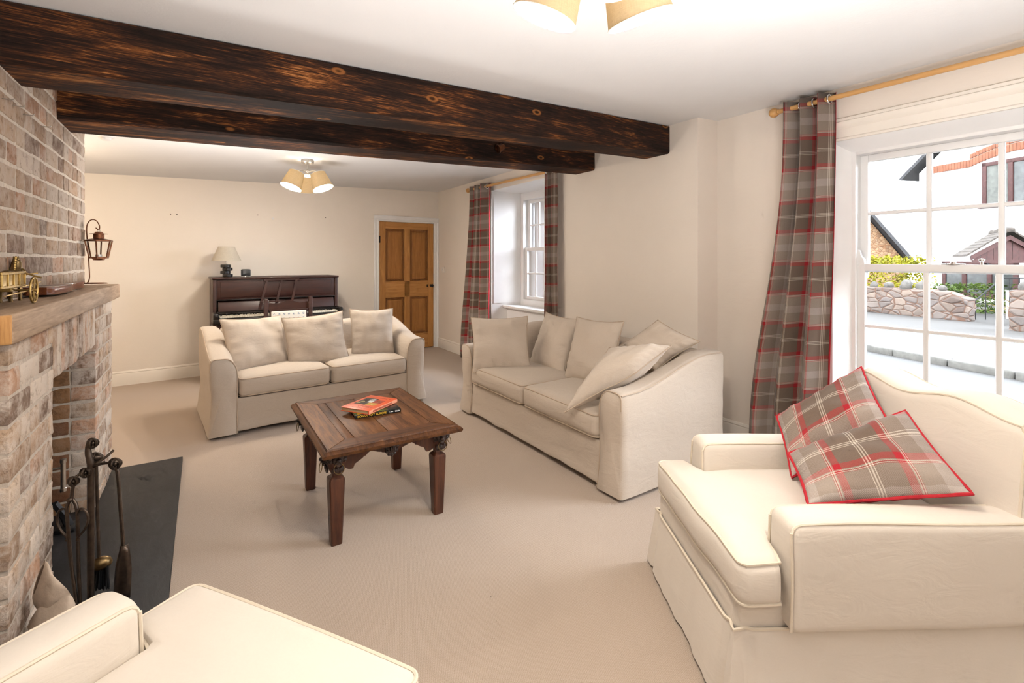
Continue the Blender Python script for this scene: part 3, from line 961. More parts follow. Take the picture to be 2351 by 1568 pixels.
def sofa_arm(parent, a, D, hf, hb, flip, W, seed):
    """sloping slip-covered arm; local x 0 = outer face, a = inner face"""
    def h(y):
        return hf + (hb - hf) * smooth(.12, .88, y / D) + .012 * math.sin(PI * y / D)
    def section(y, ins=0):
        t = h(y)
        pts = []
        def side(x, z0, z1, n, flare):
            out = []
            for i in range(n + 1):
                z = z0 + (z1 - z0) * i / n
                fl = flare * .015 * (1 - smooth(0, .16, z)) - flare * .01 * math.sin(PI * smooth(.12, .45, z))
                out.append((x - fl, z))
            return out
        pts += side(0 + ins, .022, t - .035, 9, 1)
        for i in range(1, 4):
            q = PI / 2 * i / 4
            pts.append((ins + .035 * (1 - math.cos(q)), t - .035 + .035 * math.sin(q) - ins * .6))
        pts.append((.035 + ins, t - ins * .6))
        rx, rz = .085, .13
        for i in range(0, 7):
            q = PI / 2 * i / 6
            pts.append((a - ins - rx + rx * math.sin(q), t - rz + rz * math.cos(q) - ins * .6))
        pts += [(x, z) for x, z in reversed(side(a - ins, .022, t - rz - .01, 7, 0))]
        return pts
    st = [0.0] + [.016 + (D - .032) * i / 22 for i in range(23)] + [D]
    bm = new()
    rings = []
    for y in st:
        ins = .012 if y in (0.0, D) else 0
        bow = lambda z: -.018 * (1 - smooth(0, .14, z)) * (1 - smooth(0, .1, y)) + .008 * math.sin(PI * smooth(.1, .5, z)) * (1 - smooth(0, .1, y))
        rings.append([V((x if not flip else W - x, y + bow(z), z)) for x, z in section(y, ins)])
    loft(bm, rings, caps=False)
    # front and back panels as a fan of strips so that they can crease
    for ring, s in ((rings[0], 1), (rings[-1], -1)):
        c = sum(ring, V()) / len(ring)
        cv = [bm.verts.new(p) for p in ring]
        mid = [bm.verts.new(c + (p - c) * .5 + V((0, -.006 * s, 0))) for p in ring]
        ce = bm.verts.new(c + V((0, -.008 * s, 0)))
        m = len(ring)
        for i in range(m):
            j = (i + 1) % m
            bm.faces.new((cv[i], cv[j], mid[j], mid[i])); bm.faces.new((mid[i], mid[j], ce))
    bmesh.ops.remove_doubles(bm, verts=bm.verts, dist=1e-5)
    bmesh.ops.recalc_face_normals(bm, faces=bm.faces)
    wrinkle(bm, .007, 5, seed, (1, .7, 1.6))
    arm = obj('arm', bm, M['linen'], parent, angle=60)
    # piping: up and over the front panel, and along the outer top edge
    bm = new()
    sec = section(.012, .004)
    pts = [V((x if not flip else W - x, .006 - .018 * (1 - smooth(0, .14, z)) + .008 * math.sin(PI * smooth(.1, .5, z)), z + .002)) for x, z in sec[8:]]
    tube(bm, pts, .005, 6)
    pts = []
    for i in range(24):
        y = .012 + (D - .03) * i / 23
        x = -.001
        pts.append(V((.008 if not flip else W - .008, y, h(y) - .010)))
    tube(bm, pts, .0045, 6)
    obj('piping', bm, M['linenp'], arm)
    return arm

def sofa(label, loc, rz, W, seed, D=.95, a=.185):
    t = thing('sofa', label, 'sofa', loc, rz)
    # front panel, deck and plinth of the loose cover
    bm = new()
    def f(p):
        z = p.z
        hem = .010 * noise.noise(V((p.x * 6, seed, 0))) if z < .06 and p.y < .2 else 0
        y = p.y - (.014 * (1 - smooth(0, .14, z)) if p.y < .1 else 0) + (.006 * noise.noise(V((p.x * 3, z * 16, seed))) if p.y < .1 else 0)
        return V((p.x, y, z + hem))
    rbox(bm, (a - .01, .014, .035), (W - a + .01, D - .1, .285), .012, (22, 4, 8), 2, f)
    obj('base', bm, M['linen'], t, angle=60)
    sofa_arm(t, a, D, .598, .748, False, W, seed)
    sofa_arm(t, a, D, .598, .748, True, W, seed + 3)
    bm = new()
    def g(p):
        k = .006 * noise.noise(p * 4 + V((seed, 0, 0)))
        lean = .05 * (1 - p.z / .74) if p.y < D - .1 else 0
        return V((p.x, p.y - lean * .6 + k, p.z - .010 * math.sin(PI * (p.x - a) / (W - 2 * a)) * smooth(.5, .74, p.z) + k))
    rbox(bm, (a - .03, D - .19, .1), (W - a + .03, D, .742), .045, (18, 3, 8), 4, g)
    obj('backrest', bm, M['linen'], t, angle=60)
    w = (W - 2 * a) / 2
    for i in range(2):
        seat_cushion(t, (a + w * i + .004, -.012, .288), (a + w * (i + 1) - .004, D - .2, .440), M['linen'], M['linenp'], seed + i * 5, .028)
    for x in (.06, W - .06):
        for y in (.07, D - .07):
            bm = new(); lathe(bm, [(.024, 0), (.028, .004), (.030, .05)], (x, y, 0), 14); obj('foot', bm, M['blackw'], t)
    return t

S1 = sofa('oatmeal linen two-seater sofa in front of the piano', (.045, 4.245, 0), math.radians(4.5), 1.77, 1.3)
S2 = sofa('oatmeal linen sofa along the right wall with a tilted cushion on its near arm', (1.957, 3.90, 0), math.radians(-90), 1.965, 8.1)

# ------------------------------------------------------------------ scatter cushions
def scatter(label, TL, TR, BR, BL, t, mat, pmat, seed, N=26, group=None, pinch=.085, sag=.25, back=None, uvs=None, name='scatter_cushion'):
    TL, TR, BR, BL = map(V, (TL, TR, BR, BL))
    c = (TL + TR + BR + BL) / 4
    X = ((TR - TL) + (BR - BL)).normalized()
    Y = ((TL - BL) + (TR - BR)).normalized()
    nrm = X.cross(Y).normalized()
    w = ((TR - TL).length + (BR - BL).length) / 2; hgt = ((TL - BL).length + (TR - BR).length) / 2
    def flat(u, v):
        k = 1 - pinch * (1 - v * v) * abs(u) ** 3
        l = 1 - pinch * (1 - u * u) * abs(v) ** 3
        uu, vv = (u * k + 1) / 2, (v * l + 1) / 2
        return (TL * (1 - uu) + TR * uu) * vv + (BL * (1 - uu) + BR * uu) * (1 - vv)
    o = V((seed * 3.7, seed * 1.9, seed))
    def pt(u, v, s):
        e = max(0, (1 - abs(u) ** 2.4) * (1 - abs(v) ** 2.4))
        th = t / 2 * e ** .55 * (1 - sag * v * (1 - abs(v)) * 1.2)
        edge = max(abs(u), abs(v))
        wr = noise.noise(V((u * 2.2, v * 2.2, s)) + o) * .018 * e ** .3
        ga = math.sin((v if abs(u) > abs(v) else u) * 21 + seed + 3 * noise.noise(o + V((u, v, 0)))) * .0060 * smooth(.45, .85, edge) * (e ** .35)
        return flat(u, v) + nrm * s * (th + wr + ga)
    bm = new()
    uvl = bm.loops.layers.uv.new('UVMap')
    P = [math.sin(PI / 2 * (2 * i / N - 1)) * .5 + (2 * i / N - 1) * .5 for i in range(N + 1)]
    info = {}
    for s in (1, -1):
        vv = [[bm.verts.new(pt(u, v, s)) for v in P] for u in P]
        for i in range(N):
            for j in range(N):
                q = [vv[i][j], vv[i + 1][j], vv[i + 1][j + 1], vv[i][j + 1]]
                if s < 0: q.reverse()
                fc = bm.faces.new(q)
                ij = [(i, j), (i + 1, j), (i + 1, j + 1), (i, j + 1)]
                if s < 0: ij.reverse()
                for lp, (a, b) in zip(fc.loops, ij):
                    lp[uvl].uv = (P[a] * w / 2, P[b] * hgt / 2)
                if s < 0 and back: fc.material_index = 1
    bmesh.ops.remove_doubles(bm, verts=bm.verts, dist=1e-4)
    ob = obj(name, bm, mat, None, loc=c, angle=70, mats=[mat, back] if back else None)
    tag(ob, label, 'cushion', group)
    pts = []
    M_ = 22
    for i in range(M_): pts.append(flat(-1 + 2 * i / M_, 1))
    for i in range(M_): pts.append(flat(1, 1 - 2 * i / M_))
    for i in range(M_): pts.append(flat(1 - 2 * i / M_, -1))
    for i in range(M_): pts.append(flat(-1, -1 + 2 * i / M_))
    pts = [p + nrm * .004 * noise.noise(p * 9 + o) - c for p in pts]
    bm = new(); tube(bm, pts, .0055 if pmat is M['red'] else .0042, 6, closed=True)
    obj('piping', bm, pmat, ob)
    return ob

def pc(C, X, Y, w, h):
    C, X, Y = V(C), V(X), V(Y)
    return [C + X * (a * w / 2) + Y * (b * h / 2) for a, b in ((-1, 1), (1, 1), (1, -1), (-1, -1))]
L, LP = M['linen2'], M['linenp']
scatter('plump linen cushion at the left end of the two-seater sofa', *pc((.390, 4.70, .628), (.955, .29, -.014), (-.10, .47, .875), .51, .50), .17, L, LP, 1)
scatter('creased linen cushion in the middle of the two-seater sofa', *pc((.872, 4.66, .622), (.995, -.035, .07), (-.06, .371, .925), .53, .49), .16, L, LP, 2.4)
scatter('upright linen cushion at the right end of the two-seater sofa', *pc((1.395, 4.70, .635), (.989, -.106, -.03), (.03, .25, .965), .42, .49), .17, L, LP, 3.1)
scatter('square linen cushion at the far end of the long sofa', *pc((2.148, 3.54, .630), (.80, -.60, .03), (.13, .30, .94), .50, .48), .16, L, LP, 4.2)
scatter('linen cushion second from the far end of the long sofa, half hidden', *pc((2.525, 3.28, .640), (.011, -.999, -.03), (.36, -.02, .93), .48, .50), .15, L, LP, 5.7)
scatter('upright linen cushion in the middle of the long sofa', *pc((2.48, 2.745, .662), (.08, -.995, .02), (.30, .04, .95), .48, .50), .15, L, LP, 6.3)
scatter('linen cushion turned on its corner at the near end of the long sofa', (2.57, 2.60, .70), (2.69, 2.305, .93), (2.78, 2.03, .81), (2.60, 2.24, .60), .13, L, LP, 7.9)
scatter('pale sunlit linen cushion tilted over the near arm of the long sofa', (2.24, 2.32, .775), (2.392, 1.945, .83), (2.175, 2.03, .675), (1.830, 2.275, .435), .19, L, LP, 8.6, sag=.1, pinch=.05)

# ------------------------------------------------------------------ armchairs
def armchair(label, loc, rz, W=.745, D=1.09, seed=1.0, ys=.152):
    t = thing('armchair', label, 'armchair', loc, rz)
    a, yb = .125, .885      # arm width, back cushion front, arm set-back
    C, CP = M['cream'], M['creamp']
    # body under the cushion
    bm = new()
    rbox(bm, (.008, .012, .20), (W - .050, D - .01, .335), .02, (14, 14, 3), 3, lambda p: p + V((0, .006 * noise.noise(p * 4), 0)))
    obj('base', bm, C, t, angle=60)
    # skirt, hung from a piped seam, with pleats at the corners
    Wk = W - .042
    bm = new()
    zs = [.012, .03, .07, .12, .17, .215, .25]
    base = [V((p.x * Wk / W, p.y, .25)) for p in subdivide([(0, 0, 0), (W, 0, 0), (W, D, 0), (0, D, 0)], .02)]
    rings = []
    for z in zs:
        k = 1 - z / .25
        ring = []
        for p in base:
            c = V((Wk / 2, D / 2, .25))
            d = V((1 if p.x > Wk - .002 else -1 if p.x < .002 else 0, 1 if p.y > D - .002 else -1 if p.y < .002 else 0, 0))
            e = min(abs(p.x), abs(p.x - Wk)); g = min(abs(p.y), abs(p.y - D)); far = max(e, g)
            fl = .038 * k + k * (.012 * noise.noise(V((p.x * 6, p.y * 6, seed))) + .007 * noise.noise(V((p.x * 17, p.y * 17, seed))))
            pl = -.022 * math.exp(-((far - .035) / .014) ** 2) * (.5 + .5 * k)
            ring.append(V((p.x, p.y, z)) + (d.normalized() if d.length else d) * (fl + pl) * (1.2 if abs(d.x) + abs(d.y) > 1 else 1))
        rings.append(ring)
    loft(bm, rings, caps=False)
    sk = obj('skirt', bm, C, t, angle=60)
    bm = new(); tube(bm, [p + V((0, 0, .0)) for p in rings[-1]], .005, 6, closed=True); obj('piping', bm, CP, sk)
    # arms
    for s in (0, 1):
        def f(p, s=s):
            k = .006 * noise.noise(p * 4 + V((seed + s * 5, 0, 0)))
            zt = smooth(.5, .62, p.z)
            dip = -.018 * zt * smooth(.1, .9, (p.y - ys) / (D - ys)) 
            top = .010 * zt * math.cos((p.x - a / 2) / a * PI) 
            lean = .010 * math.sin(PI * smooth(.25, .62, p.z))
            x = p.x + lean * (-1 if p.x < a / 2 else 1) * .6 + k
            return V((x if s == 0 else W - x, p.y + k, p.z + dip + top))
        bm = new()
        rbox(bm, (0, ys, .255), (a, D - .02, .583), .030, (4, 16, 8), 4, f)
        arm = obj('arm', bm, C, t, angle=60)
        q = .010
        for xx in (q, a - q):
            bm = new()
            pts = []
            for i in range(8): pts.append(f(V((xx, ys + q * .6, .265 + (.553 - .265) * i / 7)), s) + V((0, -.003, 0)))
            for i in range(4):
                th = PI / 2 * i / 3
                pts.append(f(V((xx, ys + q * .6 + .03 * (1 - math.cos(th)), .553 + .023 * math.sin(th))), s))
            for i in range(1, 14): pts.append(f(V((xx, ys + .04 + (D - ys - .08) * i / 13, .577)), s))
            tube(bm, pts, .0042, 6); obj('piping', bm, CP, arm)
    # back with a gently waved top
    def bk(p):
        u = (p.x - .06) / (W - .12)
        k = .006 * noise.noise(p * 4 + V((0, seed, 0)))
        zt = smooth(.55, .87, p.z)
        wave = .014 * math.cos(u * 2 * PI * 1.5) * zt
        rake = (p.z - .3) * .10
        belly = -.03 * math.sin(PI * min(1, max(0, u))) * math.sin(PI * smooth(.4, .86, p.z)) if p.y < yb + .08 else 0
        return V((p.x + k * .6, p.y + rake - .055 + belly + k, p.z + wave + k))
    bm = new()
    rbox(bm, (.02, yb, .26), (W - .02, D - .02, .865), .042, (14, 3, 14), 4, bk)
    b = obj('backrest', bm, C, t, angle=60)
    for yy in (yb + .012, D - .032):
        bm = new()
        pts = [bk(V((.034, yy, .45 + (.82 - .45) * i / 8))) for i in range(9)] + [bk(V((.05 + (W - .10) * i / 24, yy, .8545))) for i in range(25)] + [bk(V((W - .034, yy, .82 - (.82 - .45) * i / 8))) for i in range(9)]
        tube(bm, pts, .0045, 6); obj('piping', bm, CP, b)
    # T-shaped seat cushion: ears in front of both arms
    z0, z1, yc = .335, .470, yb - .02
    def tee(p):
        u = (p.x / W) * 2 - 1; w = p.y / yc * 2 - 1; q = (p.z - z0) / (z1 - z0)
        s = smooth(ys - .034, ys - .006, p.y)
        x = W / 2 + (p.x - W / 2) * (1 - s * (2 * a + .012) / W)
        c = .034 * max(0, 1 - u * u) ** .5 * max(0, 1 - w * w) ** .5
        k = .005 * noise.noise(V((p.x * 6, p.y * 6, seed)))
        side = .010 * math.sin(PI * min(1, max(0, q)))
        y = p.y - (side * (1 - u * u) if p.y < .02 else 0)
        return V((x + (side if u > .98 else -side if u < -.98 else 0) * .5, y + k, p.z + (c * q if q > .5 else 0) + k))
    bm = new()
    rbox(bm, (.002, 0, z0), (W - .002, yc, z1), .034, (16, 40, 4), 4, tee)
    cu = obj('seat_cushion', bm, C, t, angle=80)
    q = .0095
    for z in (z1 - q, z0 + q):
        pts = [tee(V((x, y, z))) for x, y, _ in subdivide([(x, y, 0) for x, y in rrect(.002 + q - .003, W - .002 - q + .003, q - .003, yc - q, .026)], .012)]
        bm = new(); tube(bm, pts, .0048, 6, closed=True); obj('piping', bm, CP, cu)
    for x in (.07, W - .07):
        for y in (.07, D - .07):
            bm = new(); lathe(bm, [(.02, 0), (.024, .004), (.028, .2)], (x, y, 0), 12); obj('foot', bm, M['blackw'], t)
    return t
A1 = armchair('cream loose-covered armchair under the street window holding two tartan cushions', (1.69, 1.46, 0), math.atan2(-.859, -.512), seed=2.0)
A2 = armchair('empty cream loose-covered armchair in the near left corner', (.405, .975, 0), math.atan2(.83, -.56), seed=5.0, ys=.205)

scatter('brown and red tartan cushion propped on the armchair arm by the curtain', (2.12, 1.16, .665), (2.393, .943, .888), (2.18, .768, .735), (1.905, .985, .515), .12, M['tartp'], M['red'], 2.2, back=M['tartp'], pinch=.04, name='tartan_cushion')
scatter('tartan cushion lying in front, slumped across the armchair seat towards the near arm', (1.86, .975, .620), (2.146, .708, .805), (1.98, .485, .635), (1.675, .813, .545), .13, M['tartp'], M['red'], 5.2, back=M['red'], pinch=.04, name='tartan_cushion')

# ------------------------------------------------------------------ coffee table
tx0, tx1, ty0, ty1, tz = .447, 1.148, 2.262, 3.185, .49
ct = thing('coffee_table', 'old oak coffee table with carved lion masks and brass rings', 'coffee table', ((tx0 + tx1) / 2, (ty0 + ty1) / 2, 0))
w2_, d2_ = (tx1 - tx0) / 2, (ty1 - ty0) / 2
bm = new()
cl = bm.verts.layers.float_color.new('Col')
def setc(vs, c):
    for v in vs: v[cl] = (*c, 1)
fw = .10
prof = [(0, -.036), (.018, -.036), (.024, -.028), (.024, -.018), (.012, -.008), (.004, -.006), (.0, 0)]
# moulded outer edge
inner = [(-w2_ + .026, -d2_ + .026), (w2_ - .026, -d2_ + .026), (w2_ - .026, d2_ - .026), (-w2_ + .026, d2_ - .026)]
n_before = 0
for i in range(4):
    a, b = inner[i], inner[(i + 1) % 4]
    dirv = V((b[0] - a[0], b[1] - a[1], 0)).normalized(); out = V((dirv.y, -dirv.x, 0))
    R = [[V((a[0], a[1], tz)) + out * o + V((0, 0, z)) - dirv * o for o, z in prof], [V((b[0], b[1], tz)) + out * o + V((0, 0, z)) + dirv * o for o, z in prof]]
    vs = [v for r in loft(bm, R) for v in r]
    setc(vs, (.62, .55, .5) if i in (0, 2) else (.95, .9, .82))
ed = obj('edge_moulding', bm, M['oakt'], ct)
bm = new(); cl = bm.verts.layers.float_color.new('Col')
# mitred frame boards
bmx = new(); clx = bmx.verts.layers.float_color.new('Col')
W_, D_ = w2_ - .028, d2_ - .028
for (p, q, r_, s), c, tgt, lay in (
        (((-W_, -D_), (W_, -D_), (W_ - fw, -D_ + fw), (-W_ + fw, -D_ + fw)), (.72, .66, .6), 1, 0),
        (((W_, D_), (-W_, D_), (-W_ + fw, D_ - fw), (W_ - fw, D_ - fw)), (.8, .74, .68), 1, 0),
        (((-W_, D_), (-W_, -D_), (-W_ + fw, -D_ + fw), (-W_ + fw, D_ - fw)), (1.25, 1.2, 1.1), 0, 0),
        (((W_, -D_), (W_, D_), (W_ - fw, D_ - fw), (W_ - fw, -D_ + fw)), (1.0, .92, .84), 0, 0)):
    g = .0012
    israil = tgt == 1
    tgt, lay = (bmx, clx) if israil else (bm, cl)
    cc = V((sum(v[0] for v in (p, q, r_, s)) / 4, sum(v[1] for v in (p, q, r_, s)) / 4, 0))
    ring = [V((x, y, 0)) + (cc - V((x, y, 0))).normalized() * g * 2 for x, y in (p, q, r_, s)]
    R = loft(tgt, [[v + V((0, 0, tz - .02)) for v in ring], [v + V((0, 0, tz - .0005)) for v in ring]])
    for rr in R:
        for v in rr: v[lay] = (*c, 1)
    if israil:
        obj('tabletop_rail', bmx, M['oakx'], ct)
        bmx = new(); clx = bmx.verts.layers.float_color.new('Col')
# inner boards along the length of the table
xs_ = [-W_ + fw, -W_ + fw + .045, -.01, W_ - fw - .0, ]
for i in range(3):
    vs = rbox(bm, (xs_[i] + .0012, -D_ + fw + .0012, tz - .02), (xs_[i + 1] - .0012, D_ - fw - .0012, tz - .0008), .0012, k=1)
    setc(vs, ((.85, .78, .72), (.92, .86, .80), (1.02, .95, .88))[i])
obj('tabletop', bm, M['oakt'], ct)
bm = new(); rbox(bm, (-W_ + .01, -D_ + .01, tz - .03), (W_ - .01, D_ - .01, tz - .017), 0); obj('top_board', bm, M['oakd'], ct)
lx, ly = .262, .326
def lion(parent, face, c):
    """carved lion mask with a brass ring in its mouth; face = outward direction"""
    f = V(face); s = V((-f.y, f.x, 0)); u = V((0, 0, 1)); c = V(c)
    mt = Matrix((s, f * -1, u)).transposed()
    bm = new()
    P = lambda a, b, d: c + s * a + u * b + f * d
    sphere(bm, P(0, .012, .006), .030, (.95, .55, 1.1), mat=mt)
    sphere(bm, P(0, .004, .024), .013, (1.0, 1.0, .8), mat=mt)
    sphere(bm, P(0, .016, .020), .008, (.8, 1.0, 1.5), mat=mt)
    sphere(bm, P(0, -.018, .014), .013, (1.1, .8, .8), mat=mt)
    for a in (-.013, .013):
        sphere(bm, P(a, .022, .019), .006, (1.2, .8, .7), mat=mt)
        sphere(bm, P(a * 1.9, .034, .006), .008, mat=mt)
        sphere(bm, P(a * .6, -.006, .022), .008, (1, .8, .8), mat=mt)
    for i in range(11):
        th = PI * (-.12 + 1.24 * i / 10)
        sphere(bm, P(.034 * math.cos(th), .010 + .036 * math.sin(th), .003), .011, (1, .8, 1), 8, 6, mt)
    for i in range(5):
        sphere(bm, P((-.02 + .01 * i), -.046 - .004 * (i % 2), .003), .009, (1, .7, 1.5), 8, 6, mt)
    obj('lion_mask', bm, M['carv'], parent)
    bm = new()
    tube(bm, circle_pts(P(0, -.032, .028), .024, s, (u * .96 + f * -.2), 22), .0021, 6, closed=True)
    obj('ring', bm, M['brassd'], parent)
for sx in (-1, 1):
    for sy in (-1, 1):
        bm = new()
        prof = [(.024, 0), (.0255, .004), (.036, .305), (.034, .316), (.019, .328), (.018, .338), (.026, .346), (.034, .362), (.042, .40), (.043, tz - .028)]
        rings = []
        for h, z in prof:
            c_ = min(.006, h * .18)
            pts = [(-h + c_, -h), (h - c_, -h), (h, -h + c_), (h, h - c_), (h - c_, h), (-h + c_, h), (-h, h - c_), (-h, -h + c_)]
            rings.append([V((sx * lx + x, sy * ly + y, z)) for x, y in pts])
        loft(bm, rings)
        lg = obj('leg', bm, M['oakd'], ct, angle=25)
        lion(lg, (0, sy, 0), (sx * lx, sy * (ly + .040), tz - .080))
        lion(lg, (sx, 0, 0), (sx * (lx + .040), sy * ly, tz - .080))
        bm = new(); sphere(bm, (sx * (lx + .055), sy * ly, tz - .042), .014, (1.4, 1, .8)); obj('bracket', bm, M['carv'], lg)
        bm = new(); sphere(bm, (sx * lx, sy * (ly + .05), tz - .042), .012, (1.6, 1, .7)); obj('bracket', bm, M['carv'], lg)
def apron(axis, pos, half):
    def low(q):
        q = abs(q) / half
        if q > .80: return .086 + .026 * math.sqrt(max(0, 1 - ((q - .86) / .16) ** 2))
        if q > .62: return .066 + .022 * (q - .62) / .18 + .004
        if q > .56: return .064
        if q > .20: return .046 + .016 * smooth(.5, .2, q) + .012 * smooth(.46, .56, q)
        return .066 + .010 * (1 - q / .2)
    n = 60
    out = [(-half, 0)] + [(-half + 2 * half * i / n, -low(-half + 2 * half * i / n)) for i in range(n + 1)] + [(half, 0)]
    bm = new()
    fn = (lambda a, b, d: (a, pos + d, tz - .028 + b)) if axis == 'x' else (lambda a, b, d: (pos + d, a, tz - .028 + b))
    # strip construction so that the concave outline stays clean
    up = [(a, 0) for a, b in out[1:-1]]; lo = out[1:-1]
    for i in range(len(up) - 1):
        vs = [[bm.verts.new(fn(*p, d)) for p in (up[i], up[i + 1], lo[i + 1], lo[i])] for d in (-.011, .011)]
        bm.faces.new(vs[0]); bm.faces.new(list(reversed(vs[1])))
        bm.faces.new((vs[0][3], vs[0][2], vs[1][2], vs[1][3]))
    bmesh.ops.remove_doubles(bm, verts=bm.verts, dist=1e-5)
    a = obj('apron', bm, M['oakd'], ct, angle=35)
    s = 1 if pos > 0 else -1
    f = V((0, s, 0)) if axis == 'x' else V((s, 0, 0)); sd = V((-f.y, f.x, 0))
    c = f * (abs(pos) + .012) + V((0, 0, tz - .075))
    mt = Matrix((sd, f * -1, V((0, 0, 1)))).transposed()
    bm = new()
    sphere(bm, c, .034, (.85, .4, 1.15), mat=mt)
    sphere(bm, c + f * .012 + V((0, 0, -.004)), .018, (.8, .8, 1.15), mat=mt)
    for i in range(12):
        th = 2 * PI * i / 12
        sphere(bm, c + sd * .027 * math.cos(th) + V((0, 0, .037 * math.sin(th))) + f * .004, .010, (1, .7, 1), 8, 6, mt)
    for i in (-1, 0, 1):
        sphere(bm, c + sd * .009 * i + f * .024 + V((0, 0, .006 - .010 * abs(i))), .006, (.8, .8, 2), 8, 6, mt)
    obj('carved_boss', bm, M['carv'], a)
apron('x', -(ly + .020), lx - .036); apron('x', ly + .020, lx - .036)
apron('y', -(lx + .020), ly - .036); apron('y', lx + .020, ly - .036)
# ------------------------------------------------------------------ books on the table
def book(name, label, c, rz, w, d, h, cov, pages, spine_round=.0, tilt=0):
    """spine along local x at y = -d/2; w = height of the book"""
    t = thing(name, label, 'book', c, rz)
    t.rotation_euler = (0, tilt, rz)
    bm = new(); rbox(bm, (-w / 2 + .004, -d / 2 + .004, .003), (w / 2 - .004, d / 2 - .004, h - .003), .001, k=1); obj('pages', bm, pages, t)
    bm = new()
    rbox(bm, (-w / 2, -d / 2, 0), (w / 2, d / 2, .0028), .001, k=1)
    rbox(bm, (-w / 2, -d / 2, h - .0028), (w / 2, d / 2, h), .001, k=1)
    rbox(bm, (-w / 2, -d / 2 - spine_round, 0), (w / 2, -d / 2 + .004, h), max(.001, spine_round * .9), (1, 1, 1), 3)
    return t, obj('cover', bm, cov, t)
M['pages'] = plain('paper_edges', (.62, .46, .26), .9, var=.1, scale=200)
M['orange'] = plain('orange_cover', (.72, .115, .035), .4, var=.06)
M['orangep'] = plain('faded_orange_spine', (.78, .33, .20), .45, var=.08, scale=60)
M['bookblk'] = plain('black_cover', (.012, .013, .012), .25, var=.1)
M['yellow'] = plain('yellow_lettering', (.85, .50, .02), .5, var=.02)
M['whitel'] = plain('white_lettering', (.8, .8, .78), .5, var=.02)
M['darkl'] = plain('dark_red_lettering', (.35, .06, .03), .5, var=.02)
def mat_photo(name, stops, scale):
    t = NT(name)
    return t.set(t.ramp(t.noise(t.co(), scale, 5, .7), stops), .3, spec=.5)
M['bonsai'] = mat_photo('leafy_cover_picture', [(.35, (.008, .012, .006)), (.5, (.03, .09, .015)), (.62, (.10, .24, .03)), (.75, (.02, .03, .015))], 40)
M['ph1'] = mat_photo('dark_cover_picture', [(.3, (.01, .009, .010)), (.6, (.05, .035, .03)), (.8, (.25, .2, .14))], 60)
M['ph2'] = mat_photo('amber_cover_picture', [(.3, (.45, .17, .02)), (.6, (.65, .38, .06)), (.75, (.75, .7, .6))], 45)
M['ph3'] = plain('red_cover_picture', (.33, .03, .012), .35)
M['gold'] = mat_photo('gold_ornament_picture', [(.3, (.12, .09, .03)), (.55, (.45, .36, .16)), (.75, (.7, .62, .4))], 130)
M['silver'] = mat_photo('silver_ornament_picture', [(.3, (.2, .19, .17)), (.55, (.5, .48, .44)), (.75, (.75, .73, .7))], 120)

b1c = (.826, 2.752, tz + .0005)
t, cv = book('book', 'black book with a bonsai on its cover and yellow spine lettering, underneath', b1c, math.radians(-3), .252, .20, .019, M['bookblk'], M['pages'], .001)
zt = .0191
bm = new(); rbox(bm, (-.125, -.092, zt - .001), (.055, .06, zt + .0002), 0); obj('cover_picture', bm, M['bonsai'], t)
RX = Matrix.Rotation(PI / 2, 4, 'X')
sp = lambda x, z: Matrix.Translation((x, -.1013, z)) @ RX
text_mesh('title', 'BONSAI ART EUROPE', .0165, M['yellow'], t, sp(-.035, .0092), font_scale=(1.0, 1))
text_mesh('spine_mark', '1', .012, M['whitel'], t, sp(.062, .0095))
bm = new()
for k in range(4): rbox(bm, (.068 + k * .0035, -.1018, .007), (.0705 + k * .0035, -.1008, .012), 0)
for k in range(8): rbox(bm, (.092 + k * .0034, -.1018, .006), (.0946 + k * .0034, -.1008, .014 - .003 * (k % 2)), 0)
obj('spine_lettering', bm, M['whitel'], t)
bm = new()
rbox(bm, (-.112, -.090, zt), (-.040, -.084, zt + .0006), 0); rbox(bm, (-.112, -.080, zt), (-.07, -.074, zt + .0006), 0); rbox(bm, (-.06, -.080, zt), (-.03, -.074, zt + .0006), 0)
obj('cover_lettering', bm, M['yellow'], t)

t, cv = book('book', 'orange hardback book lying askew on top of the black book', (.808, 2.778, tz + .0202), math.radians(34.5), .255, .192, .022, M['orange'], M['pages'], .003)
bm = new(); rbox(bm, (-.1262, -.0998, .002), (.1262, -.0945, .0205), .0015, k=1); obj('spine', bm, M['orangep'], t)
zt = .0221
def patch(name, x0, x1, y0, y1, m, dz=.0004):
    bm = new(); rbox(bm, (x0, y0, zt - .001), (x1, y1, zt + dz), 0); return obj(name, bm, m, t)
patch('cover_picture', -.045, .055, -.045, .075, M['ph1'])
patch('cover_picture', -.045, .000, -.062, .000, M['ph2'], .0006)
patch('cover_picture', .000, .055, -.068, -.010, M['ph3'], .0006)
patch('cover_picture', .02, .075, -.01, .075, M['ph1'], .0005)
bm = new(); lathe(bm, [(.020, zt), (.020, zt + .0012), (.001, zt + .0013)], (.045, .012, 0), 20); obj('medallion', bm, M['silver'], t)
bm = new(); lathe(bm, [(.012, zt), (.012, zt + .001), (.001, zt + .0011)], (-.025, .058, 0), 16); lathe(bm, [(.012, zt), (.012, zt + .001), (.001, zt + .0011)], (.0, .048, 0), 16); obj('brooch', bm, M['gold'], t)
bm = new(); rbox(bm, (.0, -.012, zt), (.028, .022, zt + .001), .004, k=1); obj('figure', bm, M['whitel'], t)
bm = new()
for i in range(6):
    a = 2 * PI * i / 6
    lathe(bm, [(.0035, zt), (.0035, zt + .001), (.001, zt + .0011)], (.03 + .007 * math.cos(a), -.042 + .007 * math.sin(a), 0), 8)
obj('star', bm, M['gold'], t)
rng = random.Random(3)
